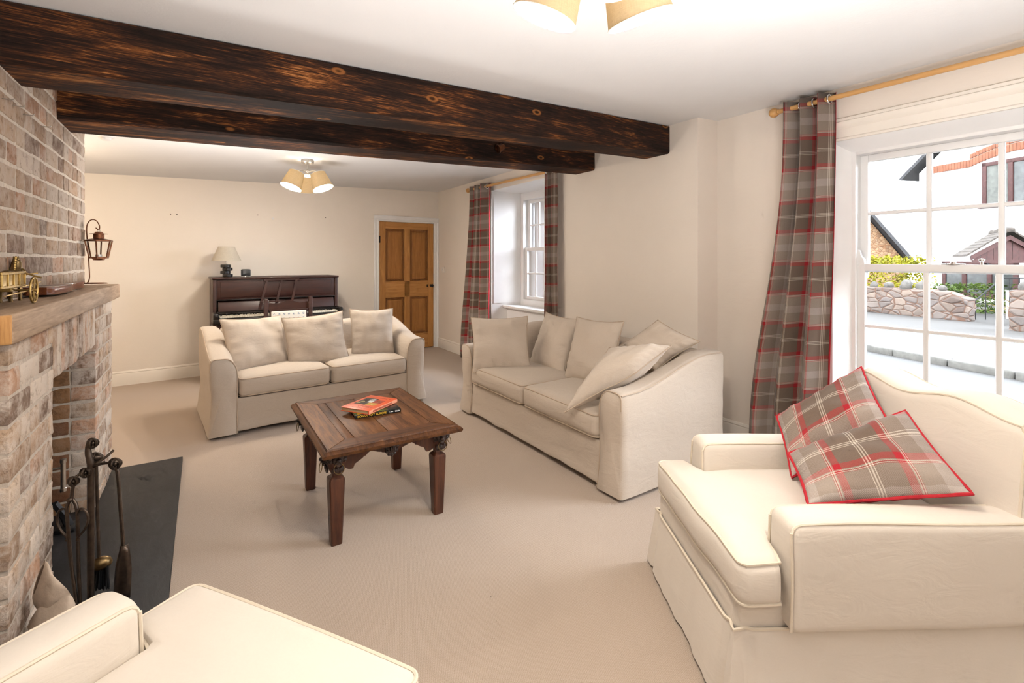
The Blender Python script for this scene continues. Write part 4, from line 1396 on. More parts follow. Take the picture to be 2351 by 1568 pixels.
for row, (x, n, s) in enumerate(((-.068, 16, .006), (-.082, 13, .006), (-.105, 15, .004), (.092, 14, .0045))):
    bm = new()
    y = -.075
    for k in range(n):
        w = rng.uniform(.003, .0085)
        if rng.random() < .85: rbox(bm, (x, y, zt - .0004), (x + s, y + w * .8, zt + .0005), 0)
        y += w + .0015
    obj('cover_lettering', bm, M['darkl'], t)
bm = new()
x = -.095
while x < .07:
    w = rng.uniform(.003, .008)
    rbox(bm, (x, -.1003, .006), (x + w * .7, -.0990, .016), 0); x += w
obj('spine_lettering', bm, M['darkl'], t)

# ------------------------------------------------------------------ piano and what stands on it
px0, px1 = .095, 1.435
PW = px1 - px0
pn = thing('upright_piano', 'dark mahogany upright piano against the back wall, partly hidden by the small sofa', 'piano', (px0, 6.235, 0), math.radians(3.2))
P_, PD = M['piano'], M['pianod']
PH, DD = 1.155, .46
bm = new(); rbox(bm, (-.012, -.012, PH - .022), (PW + .012, DD, PH), .008, k=3); obj('lid', bm, P_, pn)
for x in (0, PW - .035):
    bm = new(); rbox(bm, (x, 0, 0), (x + .035, DD, PH - .022), .004); obj('side_panel', bm, P_, pn)
bm = new(); rbox(bm, (.03, DD - .03, .02), (PW - .03, DD - .005, PH - .03), 0); obj('back_panel', bm, PD, pn)
bm = new(); rbox(bm, (.035, .012, .905), (PW - .035, .032, PH - .022), .003); rbox(bm, (.075, .004, .930), (PW - .075, .016, PH - .05), .006, k=3); obj('upper_panel', bm, P_, pn)
bm = new(); rbox(bm, (.035, .06, .885), (PW - .035, .09, .905), .003); rbox(bm, (.035, -.02, .90), (PW - .035, .03, .912), .004); obj('ledge', bm, PD, pn)
bm = new(); rbox(bm, (.05, -.03, .775), (PW - .05, .0, .892), .006, f=lambda p: V((p.x, p.y + (p.z - .775) * .35, p.z))); obj('fallboard', bm, P_, pn)
bm = new(); rbox(bm, (-.012, -.20, .660), (PW + .012, .06, .715), .012, k=3)
for x in (-.012, PW - .042): rbox(bm, (x, -.20, .70), (x + .054, .02, .775), .016, k=3)
obj('key_bed', bm, PD, pn)
bm = new(); rbox(bm, (.045, -.185, .765), (PW - .045, -.17, .775), .003); rbox(bm, (.04, -.02, .76), (PW - .04, .01, .782), .004); obj('key_slip', bm, PD, pn)
nk = 52
kx0, kx1 = .05, PW - .05
kw = (kx1 - kx0) / nk
bm0 = new(); rbox(bm0, (0, -.165, .72), (kw - .001, -.015, .742), .002, k=1)
wk = obj('white_key', bm0, M['ivory'], pn); wk.location = (kx0, 0, 0)
for i in range(1, nk):
    o = wk.copy(); COL.objects.link(o); o.parent = pn; o.location = (kx0 + kw * i, 0, 0)
bm0 = new(); rbox(bm0, (-.0055, -.11, .742), (.0055, -.015, .754), .002, k=1)
first = None
for i in range(1, nk):
    if (i + 4) % 7 in (2, 6): continue
    if first is None:
        first = o = obj('black_key', bm0, M['black'], pn)
    else:
        o = first.copy(); COL.objects.link(o); o.parent = pn
    o.location = (kx0 + kw * i, 0, 0)
bm = new(); rbox(bm, (.035, .03, .06), (PW - .035, .055, .66), .004); obj('lower_panel', bm, P_, pn)
for x in (.02, PW - .08):
    bm = new(); lathe(bm, [(.026, 0), (.03, .03), (.02, .08), (.028, .3), (.032, .55), (.022, .6), (.03, .66)], (x + .03, -.15, 0), 14); obj('leg', bm, P_, pn)
bm = new()
# slanting three-bar music desk fixed to the upper panel
def bar(p, q, w=.016): 
    p, q = V(p), V(q); d = (q - p).normalized(); s = V((d.z, 0, -d.x))
    loft(bm, [[p + s * w + V((0, -.010, 0)), p - s * w + V((0, -.010, 0)), p - s * w, p + s * w], [q + s * w + V((0, -.010, 0)), q - s * w + V((0, -.010, 0)), q - s * w, q + s * w]])
yd = -.012
for xt, xb, zb_ in ((.535, .455, .79), (.692, .635, .872), (.852, .80, .872)):
    bar((xt, yd, 1.115), (xb, yd - .02, zb_), .0125)
bar((.50, yd - .002, 1.122), (.885, yd - .002, 1.122), .011)
bar((.455, yd - .03, .868), (.80, yd - .03, .872), .007)
obj('music_desk', bm, M['piano'], pn)

lm = thing('table_lamp', 'table lamp with a stack of black discs and a pale cone shade on the piano', 'lamp', (.232, 6.46, PH))
bm = new()
for i, (dx, dy) in enumerate(((.012, 0), (-.01, .006), (.010, -.006), (-.008, 0))):
    lathe(bm, [(.048, .036 * i + .001), (.052, .036 * i + .005), (.052, .036 * i + .031), (.048, .036 * i + .0355)], (dx, dy, 0), 24)
obj('base', bm, M['blackw'], lm, angle=35)
bm = new(); lathe(bm, [(.006, .143), (.006, .20), (.012, .20), (.012, .24)], seg=12); obj('stem', bm, M['chrome'], lm)
bm = new()
lathe(bm, [(.150, .185), (.083, .348)], seg=32); [bm.faces.remove(f) for f in [f for f in bm.faces if len(f.verts) > 4]]
obj('lamp_shade', bm, M['lshade'], lm)

t = thing('desk_clock', 'small black cube clock with a blank screen beside the table lamp', 'clock', (.425, 6.43, PH), math.radians(4))
bm = new(); rbox(bm, (-.048, -.035, .004), (.048, .035, .088), .012, k=3); obj('body', bm, M['black'], t)
bm = new(); rbox(bm, (-.036, -.0375, .018), (.036, -.034, .078), .004, k=2); obj('screen', bm, M['screen'], t)
bm = new(); rbox(bm, (-.012, -.037, .009), (.012, -.0345, .012), 0); rbox(bm, (-.046, -.033, 0), (.046, .033, .006), .002); obj('foot', bm, M['chrome'], t)

# dining chair in front of the piano
def mat_seatprint():
    t = NT('motif_fabric')
    v = t.n('ShaderNodeTexVoronoi', Vector=t.co(scale=(20, 20, 20)), Scale=1.0, Randomness=0.0)
    m = t.ramp(v.outputs['Distance'], [(.20, (1, 1, 1)), (.30, (0, 0, 0))])
    nz = t.noise(t.co(), 120, 2)
    c = t.mix(t.math('MULTIPLY', m, t.math('GREATER_THAN', nz, .47)), (.74, .71, .64), (.23, .27, .33))
    return t.set(c, .9, spec=.1)
M['seatpr'] = mat_seatprint()
ch = thing('dining_chair', 'dark wooden chair with a pale motif back panel in front of the piano', 'chair', (.565, 5.88, 0), math.radians(3))
CW = .50
for x in (0, CW - .042):
    bm = new(); rbox(bm, (x, 0, 0), (x + .042, .04, .925 if x == 0 else .935), .005); obj('back_post', bm, M['piano'], ch)
bm = new()
n = 24
for i in range(n):
    def z_(k):
        s = k / n
        return .872 + .024 * math.exp(-((s - .5) / .2) ** 2) + .006 * math.cos(s * 2 * PI * 2)
    a, b = .042 + (CW - .084) * i / n, .042 + (CW - .084) * (i + 1) / n
    R = [[V((a, .006, .80)), V((a, .034, .80)), V((a, .034, z_(i))), V((a, .006, z_(i)))], [V((b, .006, .80)), V((b, .034, .80)), V((b, .034, z_(i + 1))), V((b, .006, z_(i + 1)))]]
    loft(bm, R, caps=i in (0, n - 1))
bmesh.ops.remove_doubles(bm, verts=bm.verts, dist=1e-5)
obj('top_rail', bm, M['piano'], ch, angle=35)
bm = new(); rbox(bm, (.055, .008, .52), (CW - .055, .035, .80), .006); rbox(bm, (.05, .005, .785), (CW - .05, .037, .803), .004); obj('back_frame', bm, M['piano'], ch)
bm = new(); rbox(bm, (.068, -.004, .54), (CW - .068, .030, .784), .010, (6, 1, 6), 3); obj('back_pad', bm, M['seatpr'], ch)
bm = new(); rbox(bm, (0, .0, .41), (CW, .36, .45), .008); obj('seat_frame', bm, M['piano'], ch)
bm = new(); rbox(bm, (.02, .03, .445), (CW - .02, .35, .48), .016, (4, 4, 1), 3); obj('seat_pad', bm, M['seatpr'], ch)
for x in (0, CW - .042):
    bm = new(); rbox(bm, (x, .32, 0), (x + .042, .36, .42), .005); obj('leg', bm, M['piano'], ch)

# ------------------------------------------------------------------ ceiling lights
def ceiling_light(label, loc, rz, drop=.115, tilt=22, energy=8):
    t = thing('ceiling_light', label, 'ceiling light', loc, rz)
    bm = new(); lathe(bm, [(.055, 0), (.058, -.004), (.058, -.03), (.054, -.034), (.001, -.034)], seg=28); obj('canopy', bm, M['steel'], t)
    bm = new(); tube(bm, [(0, 0, -.03), (0, 0, -drop)], .006); sphere(bm, (0, 0, -drop), .022); obj('stem', bm, M['steel'], t)
    for i in range(3):
        a = 2 * PI * i / 3
        d = V((math.cos(a), math.sin(a), 0))
        tl = math.radians(tilt)
        top = d * .105 + V((0, 0, -drop - .022))
        ax = (d * math.sin(tl) + V((0, 0, -math.cos(tl)))).normalized()       # the way the mouth points
        bm = new(); tube(bm, spline([V((0, 0, -drop)) + d * .02, V((0, 0, -drop + .004)) + d * .06, d * .09 + V((0, 0, -drop - .004)), top + ax * .02], 6), .0055); obj('arm', bm, M['steel'], t)
        z = ax * -1; x = d.cross(V((0, 0, 1))).normalized(); y = z.cross(x)
        mt = Matrix((x, y, z)).transposed()
        hgt = .158
        bm = new()
        rings = []
        prof = [(.070, -.004), (.096, -hgt)]
        for r, zz in prof: rings.append([top + mt @ V((r * math.cos(2 * PI * k / 36), r * math.sin(2 * PI * k / 36), zz)) for k in range(36)])
        loft(bm, rings, caps=False)
        sh = obj('lamp_shade', bm, M['cshade'], t)
        bm = new()
        rings = []
        for r, zz in [(.0685, -.006), (.0945, -hgt + .001)]: rings.append([top + mt @ V((r * math.cos(2 * PI * k / 36), r * math.sin(2 * PI * k / 36), zz)) for k in range(36)])
        loft(bm, rings, caps=False)
        R_ = [[top + mt @ V((r * math.cos(2 * PI * k / 36), r * math.sin(2 * PI * k / 36), -.007)) for k in range(36)] for r in (.0685, .036)]
        loft(bm, R_, caps=False)
        for rr, zz in ((.0965, -hgt), (.0705, -.004)):
            tube(bm, circle_pts(top + mt @ V((0, 0, zz)), rr, x, y, 36), .0016, 5, closed=True)
        obj('lining', bm, M['cshin'], sh)
        bm = new(); sphere(bm, top + ax * .07, .026); tube(bm, [top + ax * .0, top + ax * .05], .014, 10); obj('bulb', bm, M['bulb'], sh)
        li = bpy.data.lights.new('bulb_light', 'POINT'); li.energy = energy; li.color = (1.0, .895, .77); li.shadow_soft_size = .04
        lo = bpy.data.objects.new('bulb_light', li); COL.objects.link(lo); lo.parent = t; lo.location = top + ax * .125
    return t
x, y = .86, 5.03
ceiling_light('three-arm ceiling light with linen drum shades hanging beyond the beams', (x, y, cz(x) - .001), math.radians(78), energy=36)
x, y = .926, 1.0
ceiling_light('three-arm ceiling light with linen shades nearest the camera, at the photo top edge', (x, y, cz(x) - .001), math.radians(240), drop=.098, energy=31)

# ------------------------------------------------------------------ curtains
def curtain(label, X, ytop, ybot, ztop, zbot, folds, amp, cloth, phase=0, edge=(1, 1), rod=None, seed=0, ringy=None):
    """eyelet curtain hanging in the plane x = X; ytop/ybot = (start, end) along the wall"""
    nu, nv = folds * 22, 26
    bm = new()
    uvl = bm.loops.layers.uv.new('UVMap')
    G = []
    for j in range(nv + 1):
        s = j / nv
        row = []
        e = smooth(0, 1, s) ** 1.2
        ya = ytop[0] + (ybot[0] - ytop[0]) * e; yb = ytop[1] + (ybot[1] - ytop[1]) * e
        for i in range(nu + 1):
            u = i / nu
            th = 2 * PI * folds * u + phase
            k = 1 + .25 * noise.noise(V((u * 3, s * 1.5, seed)))
            sq = math.sin(th); sq = math.copysign(abs(sq) ** .75, sq)
            x = X + amp * sq * k * (1 - .15 * s) + .012 * noise.noise(V((u * 6, s * 3, seed + 4)))
            y = ya + (yb - ya) * u + amp * .30 * math.sin(2 * th) * (1 - .4 * s) * .5
            row.append(bm.verts.new((x, y, ztop + (zbot - ztop) * s + .004 * math.sin(th))))
        G.append(row)
    for j in range(nv):
        for i in range(nu):
            f = bm.faces.new((G[j][i], G[j][i + 1], G[j + 1][i + 1], G[j + 1][i]))
            for lp, (a, b) in zip(f.loops, ((i, j), (i + 1, j), (i + 1, j + 1), (i, j + 1))):
                lp[uvl].uv = (cloth * a / nu, (ztop - zbot) * (1 - b / nv))
            if (i < 3 and edge[0]) or (i >= nu - 3 and edge[1]): f.material_index = 1
    c = ((X), (ytop[0] + ytop[1]) / 2, zbot)
    o = obj('curtain', bm, None, None, loc=c, angle=180, mats=[M['tartc'], M['red']])
    sol = o.modifiers.new('thickness', 'SOLIDIFY'); sol.thickness = .002
    tag(o, label, 'curtain')
    if rod:
        for yy in ringy:
            bm = new()
            pts = circle_pts((rod[0] - c[0], yy - c[1], rod[1] - c[2]), .026, (1, 0, 0), (0, 0, 1), 20)
            tube(bm, pts, .005, 8, closed=True)
            obj('eyelet', bm, M['chrome'], o)
    return o
RX1, RZ1 = 3.245, 2.338
curtain('large tartan curtain beside the near street window', RX1, (1.425, 1.735), (1.47, 1.99), RZ1 + .045, .03, 3, .060, .95, .6, (1, 1), (RX1, RZ1), 1, (1.452, 1.54, 1.62, 1.70))
RX2, RZ2 = 3.0, 2.27
curtain('tartan curtain at the left of the far window, above the long sofa', RX2, (5.24, 5.68), (5.28, 5.98), RZ2 + .045, .03, 3, .055, 1.0, .4, (1, 1), (RX2, RZ2), 2, (5.262, 5.36, 5.50, 5.62))
curtain('narrow tartan curtain at the right of the far window, under the beam', RX2, (3.875, 4.025), (3.875, 4.05), RZ2 + .02, .40, 3, .034, 1.0, 1.0, (0, 0), (RX2, RZ2 - .015), 3, (3.90, 4.0))
def pole(label, X, z, ya, yb, dz=0, brackets=()):
    t = thing('curtain_pole', label, 'curtain pole', (X, (ya + yb) / 2, z))
    h = (yb - ya) / 2
    bm = new(); tube(bm, [(0, -h, -dz), (0, h, dz)], .0155, 16); obj('rod', bm, M['pole'], t)
    for s in (-1, 1):
        bm = new()
        prof = [(.016, -.004), (.016, .004), (.020, .008)] + [(.031 * math.sin(PI * (i + 3) / 17) * (1 + .04 * (i % 2)), .040 - .031 * math.cos(PI * (i + 3) / 17)) for i in range(14)]
        lathe(bm, prof, (0, s * h, s * dz), 20, Matrix.Rotation(-s * PI / 2, 3, 'X')); obj('finial', bm, M['pole'], t)
    for yb_, xw in brackets:
        bm = new(); tube(bm, [(xw - X, yb_ - (ya + yb) / 2, 0), (.0, yb_ - (ya + yb) / 2, -.004)], .010, 10); tube(bm, [(xw - X, yb_ - (ya + yb) / 2, 0), (xw - X - .01, yb_ - (ya + yb) / 2, 0)], .026, 16); obj('bracket', bm, M['pole'], t)
    return t
pole('beech curtain pole over the near street window', RX1, RZ1, -.28, 1.755, .004, ((1.60, XN), (-.2, XN)))
pole('beech curtain pole over the far window', RX2, RZ2, 3.72, 5.74, .012, ((5.6, XR), (3.82, XR)))
# ------------------------------------------------------------------ mantel ornaments
YAW = math.atan((1175.5 - 465) / 1110.2)
FW, RT, UP = V((math.sin(YAW), math.cos(YAW), 0)), V((math.cos(YAW), -math.sin(YAW), 0)), V((0, 0, 1))

# lantern hanging from a shepherd's-hook stand
zt = 1.206
ls_ = thing('lantern_stand', 'thin copper shepherd hook stand on the far end of the mantel', 'lantern stand', (-.545, 3.84, zt))
def S(r, z, d=0): return RT * r + FW * d + UP * z
bm = new()
tube(bm, spline([S(-.075, .055), S(-.082, .060), S(-.092, .045), S(-.085, .018), S(-.065, .004), S(-.048, .012), S(-.040, .045), S(-.044, .12), S(-.052, .24), S(-.058, .325), S(-.052, .365), S(-.030, .388), S(-.002, .385), S(.018, .358), S(.020, .335), S(.014, .327), S(-.002, .340)], 5), .0030, 8)
obj('hook_rod', bm, M['copper'], ls_)
bm = new()
pts = [S(-.015 + .072 * math.cos(2 * PI * i / 28), .003, .05 * math.sin(2 * PI * i / 28)) for i in range(28)]
tube(bm, pts, .0030, 6, closed=True)
obj('base_ring', bm, M['copper'], ls_)
ln = thing('lantern', 'small copper hexagonal lantern hanging from the hook over the mantel end', 'lantern', tuple(V((-.545, 3.84, zt)) + S(.016, 0)), -YAW)
bm = new(); tube(bm, circle_pts((0, 0, .322), .008, (1, 0, 0), (0, 0, 1), 14), .0012, 5, closed=True); obj('hanging_ring', bm, M['steel'], ln)
bm = new(); lathe(bm, [(.045, .302), (.044, .304), (.024, .305), (.016, .316), (.001, .317)], seg=20); lathe(bm, [(.027, .272), (.027, .302)], seg=20); obj('vent_cap', bm, M['copper'], ln)
hexa = lambda r, z, k=0: [V((r * math.cos(PI / 3 * i + k), r * math.sin(PI / 3 * i + k), z)) for i in range(6)]
RTOP, RB, ZT_, ZB_ = .068, .047, .262, .160
bm = new()
loft(bm, [hexa(.070, .258), hexa(.070, .266), hexa(.034, .274)]); obj('roof_plate', bm, M['copper'], ln, angle=20)
bm = new()
a, b = hexa(RTOP, ZT_), hexa(RB, ZB_)
for i in range(6):
    j = (i + 1) % 6
    tube(bm, [a[i], b[i]], .0040, 6); tube(bm, [a[i], a[j]], .0035, 6); tube(bm, [b[i], b[j]], .0040, 6)
loft(bm, [hexa(RB + .003, ZB_), hexa(RB + .003, ZB_ - .006)])
lathe(bm, [(.034, ZB_ - .004), (.026, ZB_ - .017), (.001, ZB_ - .018)], seg=18)
obj('frame', bm, M['copper'], ln, angle=30)
for i in range(6):
    j = (i + 1) % 6
    bm = new(); bm.faces.new([bm.verts.new(p) for p in (a[i], a[j], b[j], b[i])]); obj('pane', bm, M['glass'], ln)
bm = new(); lathe(bm, [(.016, ZB_ + .002), (.016, ZB_ + .018), (.013, ZB_ + .018), (.013, ZB_ + .008), (.001, ZB_ + .008)], seg=18); obj('tealight', bm, M['steel'], ln)

# bellows
bl = thing('fire_bellows', 'dark wooden fire bellows with bright metal edging lying on the mantel', 'bellows', (-.56, 2.66, 1.205), math.radians(-3))
def plan(k=1.0):
    out = []
    for y, w in ((0, .030), (.012, .044), (.05, .050), (.14, .052), (.24, .046), (.33, .034), (.38, .024), (.43, .018), (.50, .016), (.58, .018), (.62, .016), (.635, .008)):
        out.append((w * k, y))
    return out
pl = plan()
full = [(w, y) for w, y in pl] + [(-w, y) for w, y in reversed(pl)]
for z0, z1 in ((.004, .011), (.027, .034)):
    bm = new(); loft(bm, [[V((x, y, z)) for x, y in full] for z in (z0, z1)]); obj('board', bm, M['brownw'], bl, angle=30)
mid = [(x * .97, y * .985 + .004) for x, y in full]
bm = new(); loft(bm, [[V((x * (1 - .03 * s), y, .011 + .016 * t)) for x, y in mid] for t, s in ((0, 0), (.5, 1), (1, 0))]); obj('bag', bm, M['brownw'], bl)
for z in (.0035, .0345):
    bm = new()
    for y in (.03, .17, .33): 
        w = .048 if y < .2 else .034
        rbox(bm, (-w, y, z - .0012), (w, y + .07, z + .0012), .001, k=1)
    obj('metal_band', bm, M['chrome'], bl)

# brass horse and cart
ca = thing('brass_cart', 'brass model cart at the near end of the mantel, cut by the photo edge', 'ornament', (-.55, 2.2, 1.201))
bm = new()
rbox(bm, (-.045, -.17, .062), (.045, .055, .068), .002)
for x in (-.045, .041): rbox(bm, (x, -.17, .066), (x + .004, .055, .108), .002)
for y in (-.17, .051): rbox(bm, (-.045, y, .066), (.045, y + .004, .108), .002)
for x in (-.049, .043):
    rbox(bm, (x, -.175, .104), (x + .006, .06, .112), .002); rbox(bm, (x, -.175, .062), (x + .006, .06, .069), .002)
    for y in (-.172, -.115, -.06, -.005, .052): rbox(bm, (x, y, .066), (x + .006, y + .006, .108), .002)
obj('cart_body', bm, M['brass'], ca)
for sx in (-1, 1):
    bm = new()
    c = V((sx * .064, .075, .047))
    tube(bm, circle_pts(c, .043, (0, 1, 0), (0, 0, 1), 28), .0034, 8, closed=True)
    for i in range(12):
        th = 2 * PI * i / 12
        tube(bm, [c, c + V((0, .041 * math.cos(th), .041 * math.sin(th)))], .0014, 5)
    tube(bm, [c - V((.008, 0, 0)), c + V((.008, 0, 0))], .006, 10)
    obj('wheel', bm, M['brass'], ca)
bm = new(); tube(bm, [(-.07, .075, .047), (.07, .075, .047)], .003)
for sx in (-1, 1): tube(bm, [(sx * .030, .02, .060), (sx * .034, .10, .058), (sx * .03, .32, .066)], .0025)
tube(bm, [(.05, -.16, .040), (.05, .06, .044)], .0022); rbox(bm, (-.02, .03, .044), (.02, .09, .064), .003)
tube(bm, [(.046, .056, .100), (.074, .075, .104)], .0022); tube(bm, [(.046, .05, .106), (.078, .095, .088)], .003)
obj('shafts', bm, M['brass'], ca)
hs = thing('brass_horse', 'brass model horse harnessed in front of the small cart on the mantel', 'ornament', (-.585, 2.45, 1.201))
bm = new()
sphere(bm, (0, 0, .082), .030, (.75, 2.0, .95)); sphere(bm, (0, -.045, .086), .027, (.85, 1.0, 1.0)); sphere(bm, (0, .045, .084), .026, (.85, 1.0, 1.05))
tube(bm, spline([(0, .045, .088), (0, .064, .115), (0, .070, .142)], 5), [.022 - .0008 * i for i in range(11)], 10)
tube(bm, [(0, .064, .146), (0, .085, .137), (0, .104, .124)], [.012, .012, .008], 10)
for x in (-.006, .006): tube(bm, [(x, .064, .150), (x * 1.2, .062, .163)], [.004, .001], 6)
for x, y, k in ((-.014, -.05, -1), (.014, -.055, -1), (-.012, .045, 1), (.014, .05, 1)):
    tube(bm, [(x, y, .08), (x, y + .006 * k, .050), (x, y - .002 * k, .042), (x, y, .012), (x, y + .003, .0)], [.013, .008, .007, .005, .007], 8)
tube(bm, spline([(0, -.07, .096), (0, -.088, .08), (0, -.088, .045)], 4), [.006, .007, .007, .007, .008, .008, .007, .006, .003], 8)
obj('body', bm, M['brassd'], hs, angle=80)
bm = new()
for i in range(6): sphere(bm, (0, .046 + .003 * i, .112 + .009 * i), .0075, (.7, 1, 1), 8, 6)
obj('mane', bm, M['brass'], hs)
bm = new(); tube(bm, circle_pts((0, .05, .095), .029, (1, 0, 0), (0, .5, .87), 20), .0035, 6, closed=True); obj('collar', bm, M['brass'], hs)

# ------------------------------------------------------------------ fire tools on the hearth
B0 = V((-.352, 2.372, .03))
def T(r, z, d=0): return B0 + RT * r + FW * d + UP * (z - .03)
I = M['iron']
def knot(bm, c, s=.016, axis=None):
    """twisted iron rosette"""
    for k, (a1, a2) in enumerate(((RT, UP), (UP, FW), ((RT + FW).normalized(), UP))):
        tube(bm, circle_pts(c + RT * .003 * (k - 1), s * (1 - .12 * k), a1, a2, 16), .0042, 6, closed=True)
    sphere(bm, c, s * .45)
fs = thing('fire_tool_stand', 'wrought iron companion stand on the slate hearth with a scrolled top', 'fire tool stand', tuple(B0))
def fo(name, bm, mat, root):
    for v in bm.verts: v.co -= root.location
    return obj(name, bm, mat, root)
bm = new(); tube(bm, spline([T(0, .035), T(0, .30), T(0, .55), T(-.003, .60), T(-.010, .635), T(-.006, .668), T(.008, .678)], 5), [.0112] * 16 + [.011, .0110, .011, .0105, .010, .0095, .009, .0085, .008, .0075, .007, .007, .007, .007, .007][:15], 10)
fo('pole', bm, I, fs)
bm = new(); knot(bm, T(.008, .665), .017); fo('scroll_finial', bm, I, fs)
bm = new()
tube(bm, spline([T(-.0, .575), T(.03, .585), T(.055, .590), T(.080, .592)], 5), .0045, 7); tube(bm, spline([T(0, .575), T(.03, .60, .03), T(.045, .62, .05)], 5), .0045, 7)
tube(bm, spline([T(0, .575), T(-.02, .560, -.02), T(-.03, .552, -.03)], 5), .0045, 7); tube(bm, spline([T(0, .575), T(.01, .575, .05)], 4), .0045, 7)
fo('hook_arm', bm, I, fs)
bm = new(); knot(bm, T(-.004, .562, -.018), .016); fo('scroll_collar', bm, I, fs)
bm = new(); lathe(bm, [(.075, 0), (.078, .004), (.072, .012), (.02, .018), (.001, .018)], tuple(B0), 24); fo('base', bm, I, fs)
# shovel
sv = thing('fire_shovel', 'iron fire shovel with a scrolled handle hanging at the right of the companion stand', 'shovel', tuple(T(.093, .03)))
bm = new(); tube(bm, spline([T(.086, .575), T(.098, .565), T(.104, .52), T(.113, .40), T(.121, .29), T(.118, .25), T(.109, .20), T(.105, .10)], 5), .0062, 8); fo('handle', bm, I, sv)
bm = new(); knot(bm, T(.092, .588), .020); fo('scroll_knob', bm, I, sv)
bm = new()
rows = []
for i in range(9):
    s = i / 8
    z = .285 - .20 * s
    w = .020 * math.sin(PI * min(1, s * 1.6 + .06) * .5) + .012
    c0 = .123 - .012 * s
    rows.append([T(c0 + w * q, z, -.014 * (1 - q * q) * 1.3 + .006) for q in (-1, -.6, 0, .6, 1)])
loft(bm, rows, caps=False, closed=False)
bl_ = fo('blade', bm, I, sv); so = bl_.modifiers.new('thickness', 'SOLIDIFY'); so.thickness = .003
# tongs
tg = thing('fire_tongs', 'iron fire tongs with heart-shaped handles hanging at the left of the companion stand', 'tongs', tuple(T(-.035, .03, -.04)))
dd = -.04
for s, leg in ((-1, [(-.036, .475), (-.048, .45), (-.047, .40), (-.034, .25), (-.020, .14), (-.012, .06)]), (1, [(-.036, .475), (-.022, .45), (-.017, .40), (-.014, .25), (-.010, .14), (-.006, .06)])):
    bm = new(); tube(bm, spline([T(r, z, dd + .004 * s) for r, z in leg], 5), .0058, 8); fo('leg', bm, I, tg)
    x0 = -.047 if s < 0 else -.017
    bm = new(); tube(bm, spline([T(x0, .415, dd), T(x0 + s * .012, .44, dd), T(x0 + s * .034, .432, dd), T(x0 + s * .042, .40, dd), T(x0 + s * .030, .365, dd), T(x0 + s * .006, .338, dd), T(x0 + s * .002, .326, dd), T(x0 + s * .010, .325, dd)], 5), .0042, 7); fo('loop_handle', bm, I, tg)
bm = new(); tube(bm, [T(-.026, .535, dd), T(-.032, .51, dd), T(-.036, .475, dd)], .0058, 8); sphere(bm, T(-.036, .475, dd - .006), .009); fo('hinge', bm, I, tg)
bm = new(); knot(bm, T(-.028, .540, dd), .016); fo('scroll_knob', bm, I, tg)
# brush
br = thing('hearth_brush', 'iron handled hearth brush with black bristles hanging behind the companion stand', 'brush', tuple(T(.02, .03, .05)))
bm = new(); tube(bm, spline([T(-.022, .575, .05), T(-.022, .55, .05), T(-.018, .40, .05), T(-.012, .21, .05)], 5), .0055, 8); fo('handle', bm, I, br)
bm = new(); knot(bm, T(-.022, .592, .05), .017); sphere(bm, T(-.024, .592, .05), .017, (1.4, 1, .8)); fo('scroll_knob', bm, I, br)
bm = new(); sphere(bm, T(-.002, .185, .05), .034, (1.0, .7, .75)); fo('brush_head', bm, M['brassd'], br)
rng = random.Random(5)
bm = new()
for i in range(130):
    a, q = rng.uniform(0, 2 * PI), math.sqrt(rng.random())
    p = T(-.002 + .026 * q * math.cos(a), .182, .05 + .016 * q * math.sin(a)); e = T(-.004 + .032 * q * math.cos(a) + rng.uniform(-.004, .004), .095 + rng.uniform(-.008, .008), .05 + .022 * q * math.sin(a))
    tube(bm, [p, e], .0016, 4)
o = fo('bristles', bm, M['ironb'], br); o['kind'] = 'stuff'
# glove
def Gp(px, z, d=0): return FW * (1.56 + d) + RT * (px - 1175.5) * .001405 + UP * z
gv = thing('fireside_glove', 'creased pale suede gauntlet glove leaning against the near brick pillar', 'glove', tuple(Gp(110, .03)))
def glove_ring(t):
    """cross-section of the glove; t = 0 at the open cuff, 1 at the finger tips"""
    key = [(0, 89, .322, .064, .014), (.12, 93, .306, .069, .022), (.3, 104, .276, .072, .030), (.5, 116, .235, .074, .036), (.7, 124, .175, .068, .038), (.88, 124, .105, .056, .034), (1, 121, .050, .030, .018)]
    for a, b in zip(key, key[1:]):
        if t <= b[0]:
            k = (t - a[0]) / (b[0] - a[0]); v = [x + (y - x) * k for x, y in zip(a, b)]
            break
    px, z, ma, mi = v[1:]
    q = smooth(.35, .75, t)
    mj = ((RT * .32 + UP * .90) * (1 - q) + (RT * .95 + UP * .15) * q).normalized()
    mn = ((RT * .75 + FW * -.55 + UP * -.25) * (1 - q) + FW * q).normalized()
    c = Gp(px, z)
    out = []
    for k in range(32):
        th = 2 * PI * k / 32
        p = c + mj * ma * math.cos(th) + mn * mi * math.sin(th)
        n_ = (p - c).normalized()
        out.append(p + n_ * (.006 * noise.noise(p * 22) + .0035 * math.sin(14 * t + 4 * math.sin(th) + 2 * noise.noise(p * 12))))
    return out, c
ts = [i / 20 for i in range(21)]
bm = new()
R_ = [glove_ring(t)[0] for t in ts]
def inn(i, f):
    r, c = glove_ring(ts[i])
    return [c + (p - c) * f for p in r]
loft(bm, list(reversed([R_[0]] + R_[1:])), caps=False)
tip, ctip = glove_ring(1.0)
loft(bm, [tip, [ctip - UP * .015 + (p - ctip) * .3 for p in tip]], caps=True)
rim = [inn(0, .97), inn(0, .80)]
loft(bm, [R_[0], [p + UP * .004 for p in rim[0]], rim[1]], caps=False)
bmesh.ops.remove_doubles(bm, verts=bm.verts, dist=1e-5)
fo('gauntlet', bm, M['leather'], gv)
bm = new(); loft(bm, [inn(0, .80), inn(2, .72), inn(5, .6), inn(8, .4)]); fo('lining', bm, M['leatherd'], gv)

